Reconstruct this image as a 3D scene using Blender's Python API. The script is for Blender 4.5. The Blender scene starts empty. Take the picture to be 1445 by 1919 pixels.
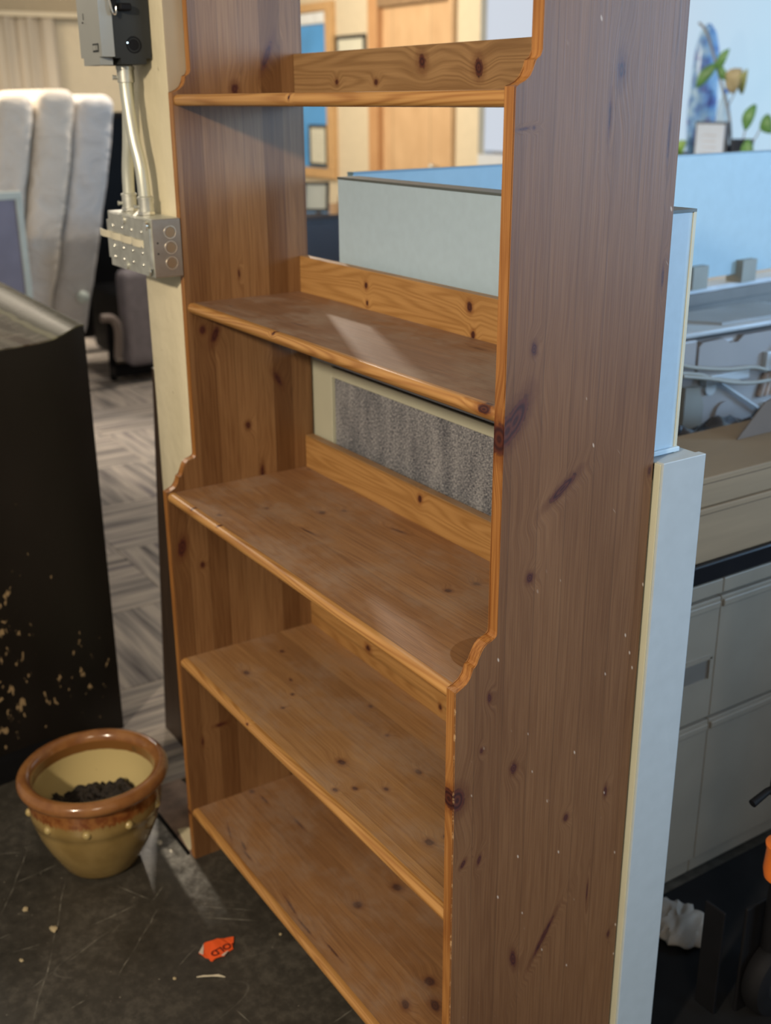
import bpy, bmesh, math, random
from mathutils import Vector, Matrix, noise as mnoise

rnd = random.Random(7)
SC = bpy.context.scene
COL = SC.collection
PI = math.pi

# ------------------------------------------------------------------ camera
def setup_camera():
    cd = bpy.data.cameras.new('camera')
    co = bpy.data.objects.new('camera', cd)
    COL.objects.link(co)
    yaw, pitch, roll = math.radians(56.984), math.radians(-20.2513), math.radians(-0.3893)
    f = Vector((-math.sin(yaw) * math.cos(pitch), math.cos(yaw) * math.cos(pitch), math.sin(pitch)))
    rt = f.cross(Vector((0, 0, 1))).normalized()
    up = rt.cross(f)
    r2 = math.cos(roll) * rt + math.sin(roll) * up
    u2 = -math.sin(roll) * rt + math.cos(roll) * up
    m = Matrix((r2, u2, -f)).transposed().to_4x4()
    m.translation = Vector((1.9556, -1.0932, 1.5711))
    co.matrix_world = m
    cd.sensor_fit = 'HORIZONTAL'
    cd.sensor_width = 36.0
    cd.lens = 2102.6 / 1445 * 36
    cd.clip_start, cd.clip_end = 0.05, 60
    cd.dof.use_dof = True
    cd.dof.focus_distance = 1.45
    cd.dof.aperture_fstop = 6.0
    SC.camera = co

setup_camera()
SC.view_settings.view_transform = 'Standard'
SC.view_settings.look = 'None'
SC.view_settings.gamma = 1
SC.view_settings.use_curve_mapping = False
SC.view_settings.exposure = 0.0

# ------------------------------------------------------------------ world and lights
W = bpy.data.worlds.new('world')
SC.world = W
W.use_nodes = True
bg = W.node_tree.nodes['Background']
bg.inputs[0].default_value = (1.0, 0.93, 0.84, 1)
bg.inputs[1].default_value = 0.27

def area(name, loc, target, size, size_y, energy, color):
    l = bpy.data.lights.new(name, 'AREA')
    l.shape = 'RECTANGLE'
    l.size, l.size_y = size, size_y
    l.energy = energy
    l.color = color
    o = bpy.data.objects.new(name, l)
    COL.objects.link(o)
    o.location = loc
    o.rotation_euler = (Vector(target) - Vector(loc)).to_track_quat('-Z', 'Y').to_euler()
    return o

WARM = (1.0, 0.84, 0.64)
area('ceiling_light_front', (2.2, -3.3, 2.75), (0.4, 0.0, 0.9), 0.20, 0.20, 120, WARM)
area('ceiling_light_behind_camera', (3.4, -1.6, 2.8), (0.6, 0, 0.5), 0.6, 0.6, 20, WARM)
area('ceiling_light_far', (-4.3, 1.77, 2.8), (0.2, -0.1, 1.0), 0.16, 0.16, 75, (1.0, 0.87, 0.72))
area('ceiling_light_left', (-5.5, -0.5, 2.9), (-5.2, 1.4, 0.6), 1.2, 1.2, 190, (1.0, 0.86, 0.68))
area('ceiling_light_back', (-6.8, 2.6, 2.9), (-7.4, 5, 1.6), 1.6, 0.6, 70, (1.0, 0.87, 0.70))
area('daylight_window', (2.9, 4.9, 1.9), (0.9, 0, 0.9), 1.3, 1.5, 205, (0.34, 0.62, 1.0))
area('added_cool_light_right', (4.6, 2.2, 1.9), (0.3, 0.8, 1.0), 2.2, 1.5, 72, (0.50, 0.75, 1.0))  # cool light added for the screens and cabinets; no window is built there

# ------------------------------------------------------------------ object helpers
def tag(o, label=None, cat=None, group=None, kind=None):
    if label: o['label'] = label
    if cat: o['category'] = cat
    if group: o['group'] = group
    if kind: o['kind'] = kind
    return o

def thing(name, label, cat, loc=(0, 0, 0), group=None, kind=None):
    o = bpy.data.objects.new(name, None)
    COL.objects.link(o)
    o.empty_display_size = 0.05
    o.location = loc
    return tag(o, label, cat, group, kind)

def root_of(o):
    p = Vector(o.location)
    while o.parent:
        o = o.parent
        p = p + Vector(o.location)
    return p

def obj(name, bm, mat, parent=None, smooth=False, label=None):
    """bm is in world coordinates; the object keeps them (its location undoes its parents')."""
    me = bpy.data.meshes.new(name)
    bmesh.ops.recalc_face_normals(bm, faces=bm.faces)
    bm.to_mesh(me)
    bm.free()
    if smooth:
        for p in me.polygons: p.use_smooth = True
        if smooth != 'all':
            try: me.set_sharp_from_angle(angle=math.radians(40))
            except Exception: pass
    mats = mat if isinstance(mat, (list, tuple)) else [mat]
    for m in mats: me.materials.append(m)
    o = bpy.data.objects.new(name, me)
    COL.objects.link(o)
    if parent:
        o.parent = parent
        o.location = -root_of(parent)
    if label: o['label'] = label
    return o

def box(bm, lo, hi, bev=0.0, seg=2, mat=None, mi=0):
    r = bmesh.ops.create_cube(bm, size=1)
    vs = r['verts']
    for v in vs:
        v.co = Vector(((v.co.x + .5) * (hi[0] - lo[0]) + lo[0], (v.co.y + .5) * (hi[1] - lo[1]) + lo[1], (v.co.z + .5) * (hi[2] - lo[2]) + lo[2]))
    es = list({e for v in vs for e in v.link_edges})
    fs = list({f for v in vs for f in v.link_faces})
    if bev > 0:
        rr = bmesh.ops.bevel(bm, geom=es, offset=bev, segments=seg, affect='EDGES', profile=0.5)
        vs = list({v for f in rr['faces'] for v in f.verts} | {v for v in vs if v.is_valid})
        fs = list({f for v in vs if v.is_valid for f in v.link_faces})
    if mat is not None:
        for v in vs:
            if v.is_valid: v.co = mat @ v.co
    for f in fs:
        if f.is_valid: f.material_index = mi
    return vs

def BM(*boxes):
    bm = bmesh.new()
    for b in boxes: box(bm, *b)
    return bm

def tube(bm, pts, r, n=12, caps=True, radii=None):
    pts = [Vector(p) for p in pts]
    rings = []
    prev = None
    for i, p in enumerate(pts):
        t = (pts[min(i + 1, len(pts) - 1)] - pts[max(i - 1, 0)]).normalized()
        if prev is None:
            a = t.cross(Vector((0, 0, 1)))
            if a.length < 1e-3: a = t.cross(Vector((1, 0, 0)))
            a.normalize()
        else:
            a = (prev - prev.dot(t) * t).normalized()
        prev = a
        b = t.cross(a)
        rr = radii[i] if radii else r
        rings.append([bm.verts.new(p + rr * (math.cos(2 * PI * k / n) * a + math.sin(2 * PI * k / n) * b)) for k in range(n)])
    for i in range(len(rings) - 1):
        for k in range(n):
            bm.faces.new((rings[i][k], rings[i][(k + 1) % n], rings[i + 1][(k + 1) % n], rings[i + 1][k]))
    if caps:
        bm.faces.new(rings[0]); bm.faces.new(rings[-1][::-1])

def spline(pts, n=8):
    pts = [Vector(p) for p in pts]
    P = [pts[0]] + pts + [pts[-1]]
    out = []
    for i in range(1, len(P) - 2):
        for k in range(n):
            t = k / n
            a, b, c, d = P[i - 1], P[i], P[i + 1], P[i + 2]
            out.append(0.5 * ((2 * b) + (-a + c) * t + (2 * a - 5 * b + 4 * c - d) * t * t + (-a + 3 * b - 3 * c + d) * t ** 3))
    out.append(pts[-1])
    return out

def cyl(bm, c, axis, r, h, n=24, r2=None):
    ax = Vector(axis).normalized()
    tube(bm, [Vector(c) - ax * h / 2, Vector(c) + ax * h / 2], r, n, radii=[r, r2 if r2 is not None else r])

def lathe(bm, c, prof, n=64):
    c = Vector(c)
    rings = []
    for r, z in prof:
        if r < 1e-5: rings.append([bm.verts.new(c + Vector((0, 0, z)))])
        else: rings.append([bm.verts.new(c + Vector((r * math.cos(2 * PI * k / n), r * math.sin(2 * PI * k / n), z))) for k in range(n)])
    for a, b in zip(rings, rings[1:]):
        for k in range(n):
            k2 = (k + 1) % n
            if len(a) == 1 and len(b) == 1: continue
            if len(a) == 1: bm.faces.new((a[0], b[k], b[k2]))
            elif len(b) == 1: bm.faces.new((a[k], a[k2], b[0]))
            else: bm.faces.new((a[k], a[k2], b[k2], b[k]))

def prism(bm, poly, fixed_axis, lo, hi):
    """extrude a 2D polygon along an axis; poly in the two other axes in order"""
    def P(a, b, c):
        if fixed_axis == 'x': return (c, a, b)
        if fixed_axis == 'y': return (a, c, b)
        return (a, b, c)
    A = [bm.verts.new(P(a, b, lo)) for a, b in poly]
    B = [bm.verts.new(P(a, b, hi)) for a, b in poly]
    bm.faces.new(A); bm.faces.new(B[::-1])
    n = len(poly)
    for i in range(n):
        bm.faces.new((A[i], A[(i + 1) % n], B[(i + 1) % n], B[i]))
    return A, B

def ball(bm, c, r, sc=(1, 1, 1), u=12, v=8):
    rr = bmesh.ops.create_uvsphere(bm, u_segments=u, v_segments=v, radius=r)
    for q in rr['verts']:
        q.co = Vector((q.co.x * sc[0], q.co.y * sc[1], q.co.z * sc[2])) + Vector(c)
    return rr['verts']

# ------------------------------------------------------------------ material helpers
class NT:
    def __init__(s, name):
        s.m = bpy.data.materials.new(name)
        s.m.use_nodes = True
        s.t = s.m.node_tree
        s.b = s.t.nodes['Principled BSDF']
    def n(s, typ, **kw):
        nd = s.t.nodes.new(typ)
        for k, v in kw.items(): setattr(nd, k, v)
        return nd
    def put(s, sock, v):
        if v is None: return
        if hasattr(v, 'is_linked') or hasattr(v, 'links'): s.t.links.new(v, sock)
        else:
            if isinstance(v, (tuple, list)) and len(v) == 3 and sock.type == 'RGBA': v = (*v, 1)
            sock.default_value = v
    def math(s, op, a, b=None, c=None, clamp=False):
        nd = s.n('ShaderNodeMath', operation=op, use_clamp=clamp)
        s.put(nd.inputs[0], a); s.put(nd.inputs[1], b); s.put(nd.inputs[2], c)
        return nd.outputs[0]
    def mix(s, f, a, b, blend='MIX'):
        nd = s.n('ShaderNodeMix', data_type='RGBA', blend_type=blend)
        s.put(nd.inputs[0], f); s.put(nd.inputs[6], a); s.put(nd.inputs[7], b)
        return nd.outputs[2]
    def coord(s, kind='Object'):
        return s.n('ShaderNodeTexCoord').outputs[kind]
    def sep(s, v):
        nd = s.n('ShaderNodeSeparateXYZ'); s.put(nd.inputs[0], v)
        return nd.outputs
    def comb(s, x=0, y=0, z=0):
        nd = s.n('ShaderNodeCombineXYZ')
        s.put(nd.inputs[0], x); s.put(nd.inputs[1], y); s.put(nd.inputs[2], z)
        return nd.outputs[0]
    def noise(s, v, scale=5, detail=3, rough=0.5, dist=0.0, col=False):
        nd = s.n('ShaderNodeTexNoise')
        s.put(nd.inputs['Vector'], v)
        nd.inputs['Scale'].default_value = scale; nd.inputs['Detail'].default_value = detail
        nd.inputs['Roughness'].default_value = rough; nd.inputs['Distortion'].default_value = dist
        return nd.outputs['Color' if col else 'Fac']
    def ramp(s, f, stops):
        nd = s.n('ShaderNodeValToRGB')
        s.put(nd.inputs[0], f)
        e = nd.color_ramp.elements
        while len(e) > 1: e.remove(e[0])
        e[0].position = stops[0][0]; e[0].color = (*stops[0][1], 1)
        for p, c in stops[1:]:
            q = e.new(p); q.color = (*c, 1)
        return nd.outputs[0]
    def mr(s, v, a, b, c=0.0, d=1.0, smooth=True):
        nd = s.n('ShaderNodeMapRange', interpolation_type='SMOOTHSTEP' if smooth else 'LINEAR')
        for i, x in enumerate((v, a, b, c, d)): s.put(nd.inputs[i], x)
        return nd.outputs[0]
    def scale(s, v, sc, loc=(0, 0, 0), rot=(0, 0, 0), vt='POINT'):
        nd = s.n('ShaderNodeMapping', vector_type=vt)
        s.put(nd.inputs[0], v)
        nd.inputs['Location'].default_value = loc; nd.inputs['Rotation'].default_value = rot; nd.inputs['Scale'].default_value = sc
        return nd.outputs[0]
    def bump(s, h, strength=0.3, dist=0.01):
        nd = s.n('ShaderNodeBump')
        nd.inputs['Strength'].default_value = strength; nd.inputs['Distance'].default_value = dist
        s.put(nd.inputs['Height'], h)
        s.t.links.new(nd.outputs[0], s.b.inputs['Normal'])
    def out(s, col=None, rough=None, metal=None, spec=None):
        s.put(s.b.inputs['Base Color'], col); s.put(s.b.inputs['Roughness'], rough)
        s.put(s.b.inputs['Metallic'], metal); s.put(s.b.inputs['Specular IOR Level'], spec)
        return s.m

def plain(name, col, rough=0.5, metal=0.0, var=0.08, nscale=12, bump=0.0, bscale=80, spec=None, stretch=(1, 1, 1)):
    t = NT(name)
    c = t.scale(t.coord(), stretch)
    f = t.noise(c, nscale, 4)
    dark = tuple(x * (1 - var) for x in col); lite = tuple(min(1, x * (1 + var)) for x in col)
    colr = t.ramp(f, [(0.3, dark), (0.7, lite)])
    if bump: t.bump(t.noise(c, bscale, 3), bump, 0.002)
    return t.out(colr, rough, metal, spec)

AX = {'x': 0, 'y': 1, 'z': 2}
def pine(name, along, across, width=0.05, knots=(), light=(0.50, 0.27, 0.095), dark=(0.30, 0.135, 0.04), seed=0,
         dust=0.0, stave=0.16, scratch=0.0, rough=0.42, edge=None, disc=None, gold=0.0, off=0.0, streak=0.0, stain=(), ringw=0.30):
    """glued-up pine: staves of their own tone, contour-line grain, knots at (across, along, r_across, r_along, tilt, strength)"""
    t = NT(name)
    P = t.coord()
    xyz = t.sep(P)
    u, v = xyz[AX[across]], xyz[AX[along]]
    w = xyz[3 - AX[along] - AX[across]]
    uv = t.comb(u, v, 0)
    warpn = t.noise(t.comb(t.math('MULTIPLY', u, 9), t.math('MULTIPLY', v, 2.2), seed), 1, 2)
    d = None; kd = None
    for (ku, kv, ra, rl, rot, st) in knots:
        m = t.scale(uv, (ra, rl, 1), (ku, kv, 0), (0, 0, rot), 'TEXTURE')
        ln = t.n('ShaderNodeVectorMath', operation='LENGTH'); t.put(ln.inputs[0], m)
        dd = ln.outputs['Value']
        if st < 1: dd = t.math('ADD', dd, (1 - st) * 0.6)
        d = dd if d is None else t.math('MINIMUM', d, dd)
    uw = t.math('ADD', u, t.math('MULTIPLY', t.math('SUBTRACT', warpn, 0.5), 0.012))
    if d is not None:
        fall = t.mr(d, 0.6, 4.5, 1.0, 0.0)
        uw = t.math('ADD', uw, t.math('MULTIPLY', fall, 0.012))
    sid = t.math('FLOOR', t.math('ADD', t.math('DIVIDE', u, width), 50 + off))
    wn = t.n('ShaderNodeTexWhiteNoise', noise_dimensions='2D')
    t.put(wn.inputs['Vector'], t.comb(sid, seed * 1.37 + 0.5, 0))
    tone = wn.outputs['Value']
    so = t.math('MULTIPLY', tone, 9.0)
    # fine fibres
    fine = t.noise(t.comb(t.math('MULTIPLY', uw, 420), t.math('MULTIPLY', v, 7), t.math('ADD', so, t.math('MULTIPLY', w, 60))), 1, 3, 0.6)
    # growth rings = contour lines of a long stretched noise
    nb = t.noise(t.comb(t.math('MULTIPLY', uw, 22), t.math('ADD', t.math('MULTIPLY', v, 1.3), so), t.math('MULTIPLY', w, 30)), 1, 1, 0.4)
    ring = t.math('SINE', t.math('MULTIPLY', nb, 95.0))
    ring = t.math('POWER', t.math('ADD', t.math('MULTIPLY', ring, 0.5), 0.5), 1.6)
    big = t.noise(t.comb(t.math('MULTIPLY', u, 7), t.math('MULTIPLY', v, 3), seed + 3), 1, 3)
    g = t.math('ADD', t.math('MULTIPLY', ring, ringw), t.math('MULTIPLY', t.mr(fine, 0.3, 0.72), 1 - ringw))
    col = t.mix(g, (*light, 1), (*dark, 1))
    # stave tone and blotches
    f1 = t.math('ADD', t.math('MULTIPLY', t.math('SUBTRACT', tone, 0.5), stave * 2), 1.0)
    f1 = t.math('ADD', f1, t.math('MULTIPLY', t.math('SUBTRACT', big, 0.5), 0.35))
    col = t.mix(1.0, col, t.comb(f1, t.math('POWER', f1, 1.25), t.math('POWER', f1, 1.5)), 'MULTIPLY')
    fr = t.math('FRACT', t.math('ADD', t.math('DIVIDE', u, width), 50 + off))
    joint = t.mr(t.math('MINIMUM', fr, t.math('SUBTRACT', 1, fr)), 0.006, 0.025, 0.35, 0.0)
    col = t.mix(joint, col, (*[c * 0.35 for c in dark], 1))
    if streak:
        s1 = t.noise(t.comb(t.math('MULTIPLY', uw, 60), t.math('MULTIPLY', v, 1.6), seed + 9), 1, 2)
        col = t.mix(t.mr(s1, 0.62, 0.74, 0, streak), col, (0.10, 0.03, 0.012, 1))
    kn = None
    if d is not None:
        dn = t.math('ADD', d, t.math('MULTIPLY', t.math('SUBTRACT', t.noise(P, 130, 3), 0.5), 0.7))
        halo = t.mr(dn, 1.0, 2.1, 0.55, 0.0)
        col = t.mix(halo, col, (*[dark[0] * .62, dark[1] * .42, dark[2] * .4], 1))
        core = t.mr(dn, 0.75, 1.1, 1.0, 0.0)
        kr = t.math('ADD', t.math('MULTIPLY', t.math('SINE', t.math('MULTIPLY', d, 14)), 0.5), 0.5)
        kc = t.mix(kr, (0.085, 0.022, 0.012, 1), (0.035, 0.009, 0.008, 1))
        col = t.mix(core, col, kc)
        kn = core
    rg = t.math('ADD', rough, t.math('MULTIPLY', t.math('SUBTRACT', big, 0.5), 0.12))
    for (su, sv, ra, rl, rot, st, sc_) in stain:
        m = t.scale(uv, (ra, rl, 1), (su, sv, 0), (0, 0, rot), 'TEXTURE')
        ln = t.n('ShaderNodeVectorMath', operation='LENGTH'); t.put(ln.inputs[0], m)
        dd = t.math('ADD', ln.outputs['Value'], t.math('MULTIPLY', t.math('SUBTRACT', t.noise(P, 45, 4), 0.5), 0.8))
        col = t.mix(t.mr(dd, 0.7, 1.15, st, 0.0), col, (*sc_, 1))
    if dust:
        dn1 = t.noise(t.comb(t.math('MULTIPLY', u, 9), t.math('MULTIPLY', v, 6), seed + 20), 1, 5, 0.62)
        dn2 = t.noise(t.comb(t.math('MULTIPLY', u, 120), t.math('MULTIPLY', v, 40), seed + 22), 1, 3, 0.6)
        dm = t.math('MULTIPLY', t.mr(dn1, 0.42, 0.62), t.mr(dn2, 0.25, 0.7, 0.45, 1.0))
        dm = t.math('ADD', t.math('MULTIPLY', dm, 0.8), 0.22)
        nz = t.n('ShaderNodeNewGeometry').outputs['Normal']
        upm = t.mr(t.sep(nz)[2], 0.75, 0.95)
        dm = t.math('MULTIPLY', t.math('MULTIPLY', dm, upm), dust)
        if disc:
            ln = t.n('ShaderNodeVectorMath', operation='LENGTH')
            t.put(ln.inputs[0], t.scale(uv, (disc[2], disc[2], 1), (disc[0], disc[1], 0), (0, 0, 0), 'TEXTURE'))
            dl = ln.outputs['Value']
            dm = t.math('MULTIPLY', dm, t.mr(dl, 0.97, 1.0, 0.05, 1.0))
            col = t.mix(t.mr(dl, 0.97, 1.0, 0.45, 0.0), col, (0.16, 0.075, 0.03, 1))
        col = t.mix(dm, col, (0.36, 0.27, 0.20, 1))
        rg = t.math('ADD', rg, t.math('MULTIPLY', dm, 0.4))
    if scratch:
        vo = t.n('ShaderNodeTexVoronoi', feature='F1')
        t.put(vo.inputs['Vector'], t.comb(t.math('ADD', t.math('MULTIPLY', u, 42), t.math('MULTIPLY', v, 12)), t.math('MULTIPLY', v, 20), seed)); vo.inputs['Scale'].default_value = 1.0
        keep = t.mr(t.math('ADD', t.noise(P, 6, 2), t.math('MULTIPLY', v, -0.16)), 0.28, 0.44)
        sc = t.math('MULTIPLY', t.mr(vo.outputs['Distance'], 0.03, 0.085, 1.0, 0.0), keep)
        ls = t.noise(t.comb(t.math('ADD', t.math('MULTIPLY', u, 90), t.math('MULTIPLY', v, 70)), t.math('SUBTRACT', t.math('MULTIPLY', v, 9), t.math('MULTIPLY', u, 5)), seed), 1, 2, 0.5)
        sc2 = t.math('MULTIPLY', t.mr(ls, 0.755, 0.785), keep)
        col = t.mix(t.math('MULTIPLY', t.math('MAXIMUM', sc, sc2), scratch), col, (0.55, 0.45, 0.36, 1))
    if edge:   # chipped arris along a front vertical edge at (x0, y0, zmax)
        ex = t.math('ABSOLUTE', t.math('SUBTRACT', xyz[0], edge[0]))
        ey = t.math('ABSOLUTE', t.math('SUBTRACT', xyz[1], edge[1]))
        em = t.math('MAXIMUM', ex, ey)
        em = t.mr(t.math('ADD', em, t.math('MULTIPLY', t.noise(P, 55, 5, 0.7), 0.010)), 0.0048, 0.0062, 0.7, 0.0)
        em = t.math('MULTIPLY', em, t.mr(xyz[2], edge[2], edge[2] + 0.01, 1.0, 0.0))
        col = t.mix(em, col, (0.62, 0.40, 0.2, 1))
    t.bump(g, 0.10, 0.0015)
    m = t.out(col, rg, 0.0, 0.5)
    return m

# ------------------------------------------------------------------ common materials
M_concrete_floor = None
def concrete():
    t = NT('dark_concrete')
    P = t.coord(); xyz = t.sep(P)
    n1 = t.noise(P, 3.5, 6, 0.65); n2 = t.noise(P, 38, 4, 0.7); n3 = t.noise(P, 300, 2)
    f = t.math('ADD', t.math('MULTIPLY', n1, 0.5), t.math('MULTIPLY', n2, 0.5))
    col = t.ramp(f, [(0.30, (0.022, 0.020, 0.016)), (0.5, (0.050, 0.045, 0.036)), (0.70, (0.115, 0.103, 0.082))])
    # scratches: thin contour lines of several rotated noises
    for i, (rot, sc, th) in enumerate([(0.4, 1.6, 0.0010), (1.9, 1.7, 0.0010)]):
        q = t.scale(P, (sc * 1.6, sc * 0.35, 1), (i * 3.1, i * 1.7, 0), (0, 0, rot))
        nn = t.noise(q, 1.3, 0, 0.3)
        line = t.mr(t.math('ABSOLUTE', t.math('SUBTRACT', nn, 0.5)), th * 0.4, th * 1.5, 1.0, 0.0)
        brk = t.mr(t.noise(P, 7 + i, 4), 0.5, 0.62)
        col = t.mix(t.math('MULTIPLY', t.math('MULTIPLY', line, brk), 0.16), col, (0.30, 0.28, 0.23, 1))
    # the long scratches, one by one: (x, y, half length, direction)
    SCR = [(0.184, -0.724, 0.096, 2.643), (0.003, -0.633, 0.107, 2.703), (-0.154, -0.678, 0.132, 2.63), (-0.145, -0.639, 0.052, 1.667), (0.07, -0.722, 0.03, 1.406), (0.133, -0.617, 0.061, 1.939), (0.074, -0.544, 0.055, 1.634), (0.222, -0.574, 0.032, 2.411), (0.151, -0.504, 0.068, 2.34), (0.034, -0.482, 0.047, 0.492), (0.268, -0.464, 0.037, 2.058), (0.184, -0.341, 0.062, 0.877), (0.216, -0.351, 0.056, 0.893), (0.171, -0.72, 0.027, 2.01), (0.567, -0.288, 0.026, 1.707), (0.064, -0.441, 0.027, 2.225), (-0.246, -0.66, 0.026, 1.09), (0.115, -0.553, 0.016, 2.269), (0.272, -0.684, 0.015, 1.742), (0.466, -0.443, 0.025, 0.162), (0.015, -0.746, 0.012, 1.654)]
    sm_ = None
    wob = t.math('MULTIPLY', t.math('SUBTRACT', t.noise(P, 9, 2), 0.5), 0.012)
    Pw = t.comb(t.math('ADD', xyz[0], wob), t.math('ADD', xyz[1], wob), 0)
    for k, (sx, sy, sl, sa) in enumerate(SCR):
        q = t.scale(Pw, (sl, 0.0011 if k % 3 else 0.0018, 1), (sx, sy, 0), (0, 0, sa), 'TEXTURE')
        ln = t.n('ShaderNodeVectorMath', operation='LENGTH'); t.put(ln.inputs[0], q)
        sm_ = ln.outputs['Value'] if sm_ is None else t.math('MINIMUM', sm_, ln.outputs['Value'])
    sm_ = t.math('MULTIPLY', t.mr(sm_, 0.5, 1.15, 1.0, 0.0), t.mr(t.noise(P, 40, 3), 0.36, 0.6, 0.15, 0.8))
    col = t.mix(t.math('MULTIPLY', sm_, 0.6), col, (0.36, 0.34, 0.28, 1))
    # crumbs
    vo = t.n('ShaderNodeTexVoronoi', feature='F1'); t.put(vo.inputs['Vector'], P); vo.inputs['Scale'].default_value = 55
    sp = t.math('MULTIPLY', t.mr(vo.outputs['Distance'], 0.04, 0.12, 1, 0), t.mr(t.noise(P, 23, 2), 0.55, 0.62))
    col = t.mix(t.math('MULTIPLY', sp, 0.5), col, (0.42, 0.38, 0.30, 1))
    # pale mottled band beside the threshold
    bx = t.math('ADD', xyz[0], 0.0)
    c1 = t.math('ADD', t.math('ADD', xyz[1], 0.358), t.math('MULTIPLY', xyz[0], 0.06))
    wdt = t.mr(t.math('ABSOLUTE', c1), 0.02, 0.032, 1.0, 0.0)
    al = t.math('MULTIPLY', t.mr(bx, -0.26, -0.15, 0, 1), t.mr(bx, -0.06, 0.26, 1, 0))
    dm = t.math('MULTIPLY', t.math('MULTIPLY', wdt, al), t.mr(t.noise(P, 32, 5, 0.7), 0.32, 0.68, 0.15, 0.85))
    col = t.mix(dm, col, (0.50, 0.50, 0.47, 1))
    t.bump(n2, 0.12, 0.004)
    rg = t.mr(n1, 0.3, 0.7, 0.30, 0.55)
    return t.out(col, rg, 0, 0.5)

def carpet(name):
    t = NT(name)
    P = t.coord(); xyz = t.sep(P)
    s1 = t.noise(t.comb(t.math('MULTIPLY', xyz[0], 15), t.math('MULTIPLY', xyz[1], 0.9), 0), 1, 2, 0.6)
    s2 = t.noise(t.comb(t.math('MULTIPLY', xyz[0], 90), t.math('MULTIPLY', xyz[1], 5), 4), 1, 2, 0.6)
    f = t.math('ADD', t.math('MULTIPLY', s1, 0.85), t.math('MULTIPLY', s2, 0.15))
    col = t.ramp(f, [(0.36, (0.10, 0.088, 0.088)), (0.46, (0.25, 0.225, 0.205)), (0.55, (0.40, 0.35, 0.30)), (0.64, (0.18, 0.16, 0.16))])
    t.bump(t.noise(P, 400, 2), 0.5, 0.003)
    return t.out(col, 0.95, 0, 0.1)

M_conc = concrete()
M_carpet = carpet('striped_carpet')
def cream_paint():
    t = NT('cream_wall_paint')
    P = t.coord()
    n1 = t.noise(t.scale(P, (1, 1, 0.35)), 9, 4)
    col = t.ramp(n1, [(0.3, (0.60, 0.54, 0.37)), (0.7, (0.72, 0.65, 0.46))])
    vo = t.n('ShaderNodeTexVoronoi', feature='F1'); t.put(vo.inputs['Vector'], P); vo.inputs['Scale'].default_value = 26
    pit = t.math('MULTIPLY', t.mr(vo.outputs['Distance'], 0.05, 0.14, 1, 0), t.mr(t.noise(P, 11, 2), 0.52, 0.6))
    col = t.mix(t.math('MULTIPLY', pit, 0.35), col, (0.40, 0.34, 0.22, 1))
    t.bump(t.math('ADD', t.noise(P, 22, 3), t.math('MULTIPLY', pit, 0.6)), 0.35, 0.01)
    return t.out(col, 0.6)
M_cream = cream_paint()
M_backwall = plain('warm_cream_wall', (0.70, 0.60, 0.42), 0.75, var=0.03)
M_palewall = plain('pale_white_wall', (0.62, 0.66, 0.70), 0.7, var=0.03)
M_tanwall = plain('tan_wall', (0.42, 0.34, 0.22), 0.8, var=0.04)
M_steel = plain('galvanised_steel', (0.60, 0.61, 0.55), 0.42, 0.7, var=0.15, nscale=45)
M_steel2 = plain('dark_galvanised_side', (0.34, 0.29, 0.24), 0.4, 0.75, var=0.12, nscale=30)
M_bright = plain('bright_zinc', (0.85, 0.84, 0.76), 0.22, 0.9, var=0.1)
M_conduit = plain('zinc_conduit', (0.66, 0.68, 0.59), 0.38, 0.6, var=0.08, nscale=25, stretch=(1, 1, 0.1))
M_darkbox = plain('charcoal_enamel', (0.026, 0.029, 0.030), 0.6, var=0.1, spec=0.25)
M_greycover = plain('grey_enamel', (0.30, 0.31, 0.29), 0.42, var=0.05)
M_black = plain('black_plastic', (0.006, 0.006, 0.007), 0.6, var=0.2, spec=0.15)
M_hole = plain('dark_hole', (0.01, 0.009, 0.008), 0.8)
M_tape = plain('cream_tape', (0.66, 0.61, 0.45), 0.55, var=0.06)
M_copper = plain('knockout_zinc', (0.40, 0.28, 0.17), 0.36, 0.8, var=0.1)

# ================================================================== SETTING
# floor: concrete slab, then carpet tiles as parts beyond the threshold line
bm = bmesh.new(); box(bm, (-10.2, -3.0, -0.12), (5.0, 5.2, 0.0))
floor = obj('floor', bm, M_conc); tag(floor, kind='structure')

TS = 0.5
tile_mesh = None
n = 0
for j in range(0, 7):
    for i in range(0, 12):
        x = -0.30 - TS * (i + 1) + TS / 2 + 0.0
        y = -0.33 + TS * j + TS / 2
        if y + TS / 2 > 2.9: continue
        if tile_mesh is None:
            b2 = bmesh.new(); box(b2, (-TS / 2 + 0.0006, -TS / 2 + 0.0006, 0.0), (TS / 2 - 0.0006, TS / 2 - 0.0006, 0.007), 0.0012, 1)
            o = obj('carpet_tile', b2, M_carpet)
            tile_mesh = o.data
        else:
            o = bpy.data.objects.new('carpet_tile', tile_mesh); COL.objects.link(o)
        o.parent = floor
        o.location = (x, y, 0.0)
        o.rotation_euler = (0, 0, (PI / 2 if (i + j) % 2 else 0) + (PI if (i * 3 + j) % 4 > 1 else 0))
        n += 1

bm = BM(((-10.2, 5.0, 0), (-5.95, 5.15, 3.0)))
tag(obj('wall_back', bm, M_backwall), kind='structure')
bm = bmesh.new()
box(bm, (-5.95, 5.0, 0), (5.0, 5.15, 1.12)); box(bm, (-5.95, 5.0, 2.75), (5.0, 5.15, 3.0)); box(bm, (-5.95, 5.06, 1.12), (-5.94, 5.15, 2.75))
tag(obj('wall_back_window_side', bm, M_palewall), kind='structure')
bm = BM(((-10.35, -3.0, 0), (-10.2, 5.15, 3.0)))
tag(obj('wall_left', bm, M_tanwall), kind='structure')

tag(obj('trim_3', BM(((-10.2, -3.0, 0), (-10.16, 4.999, 2.33))), M_backwall), kind='structure')

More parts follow.
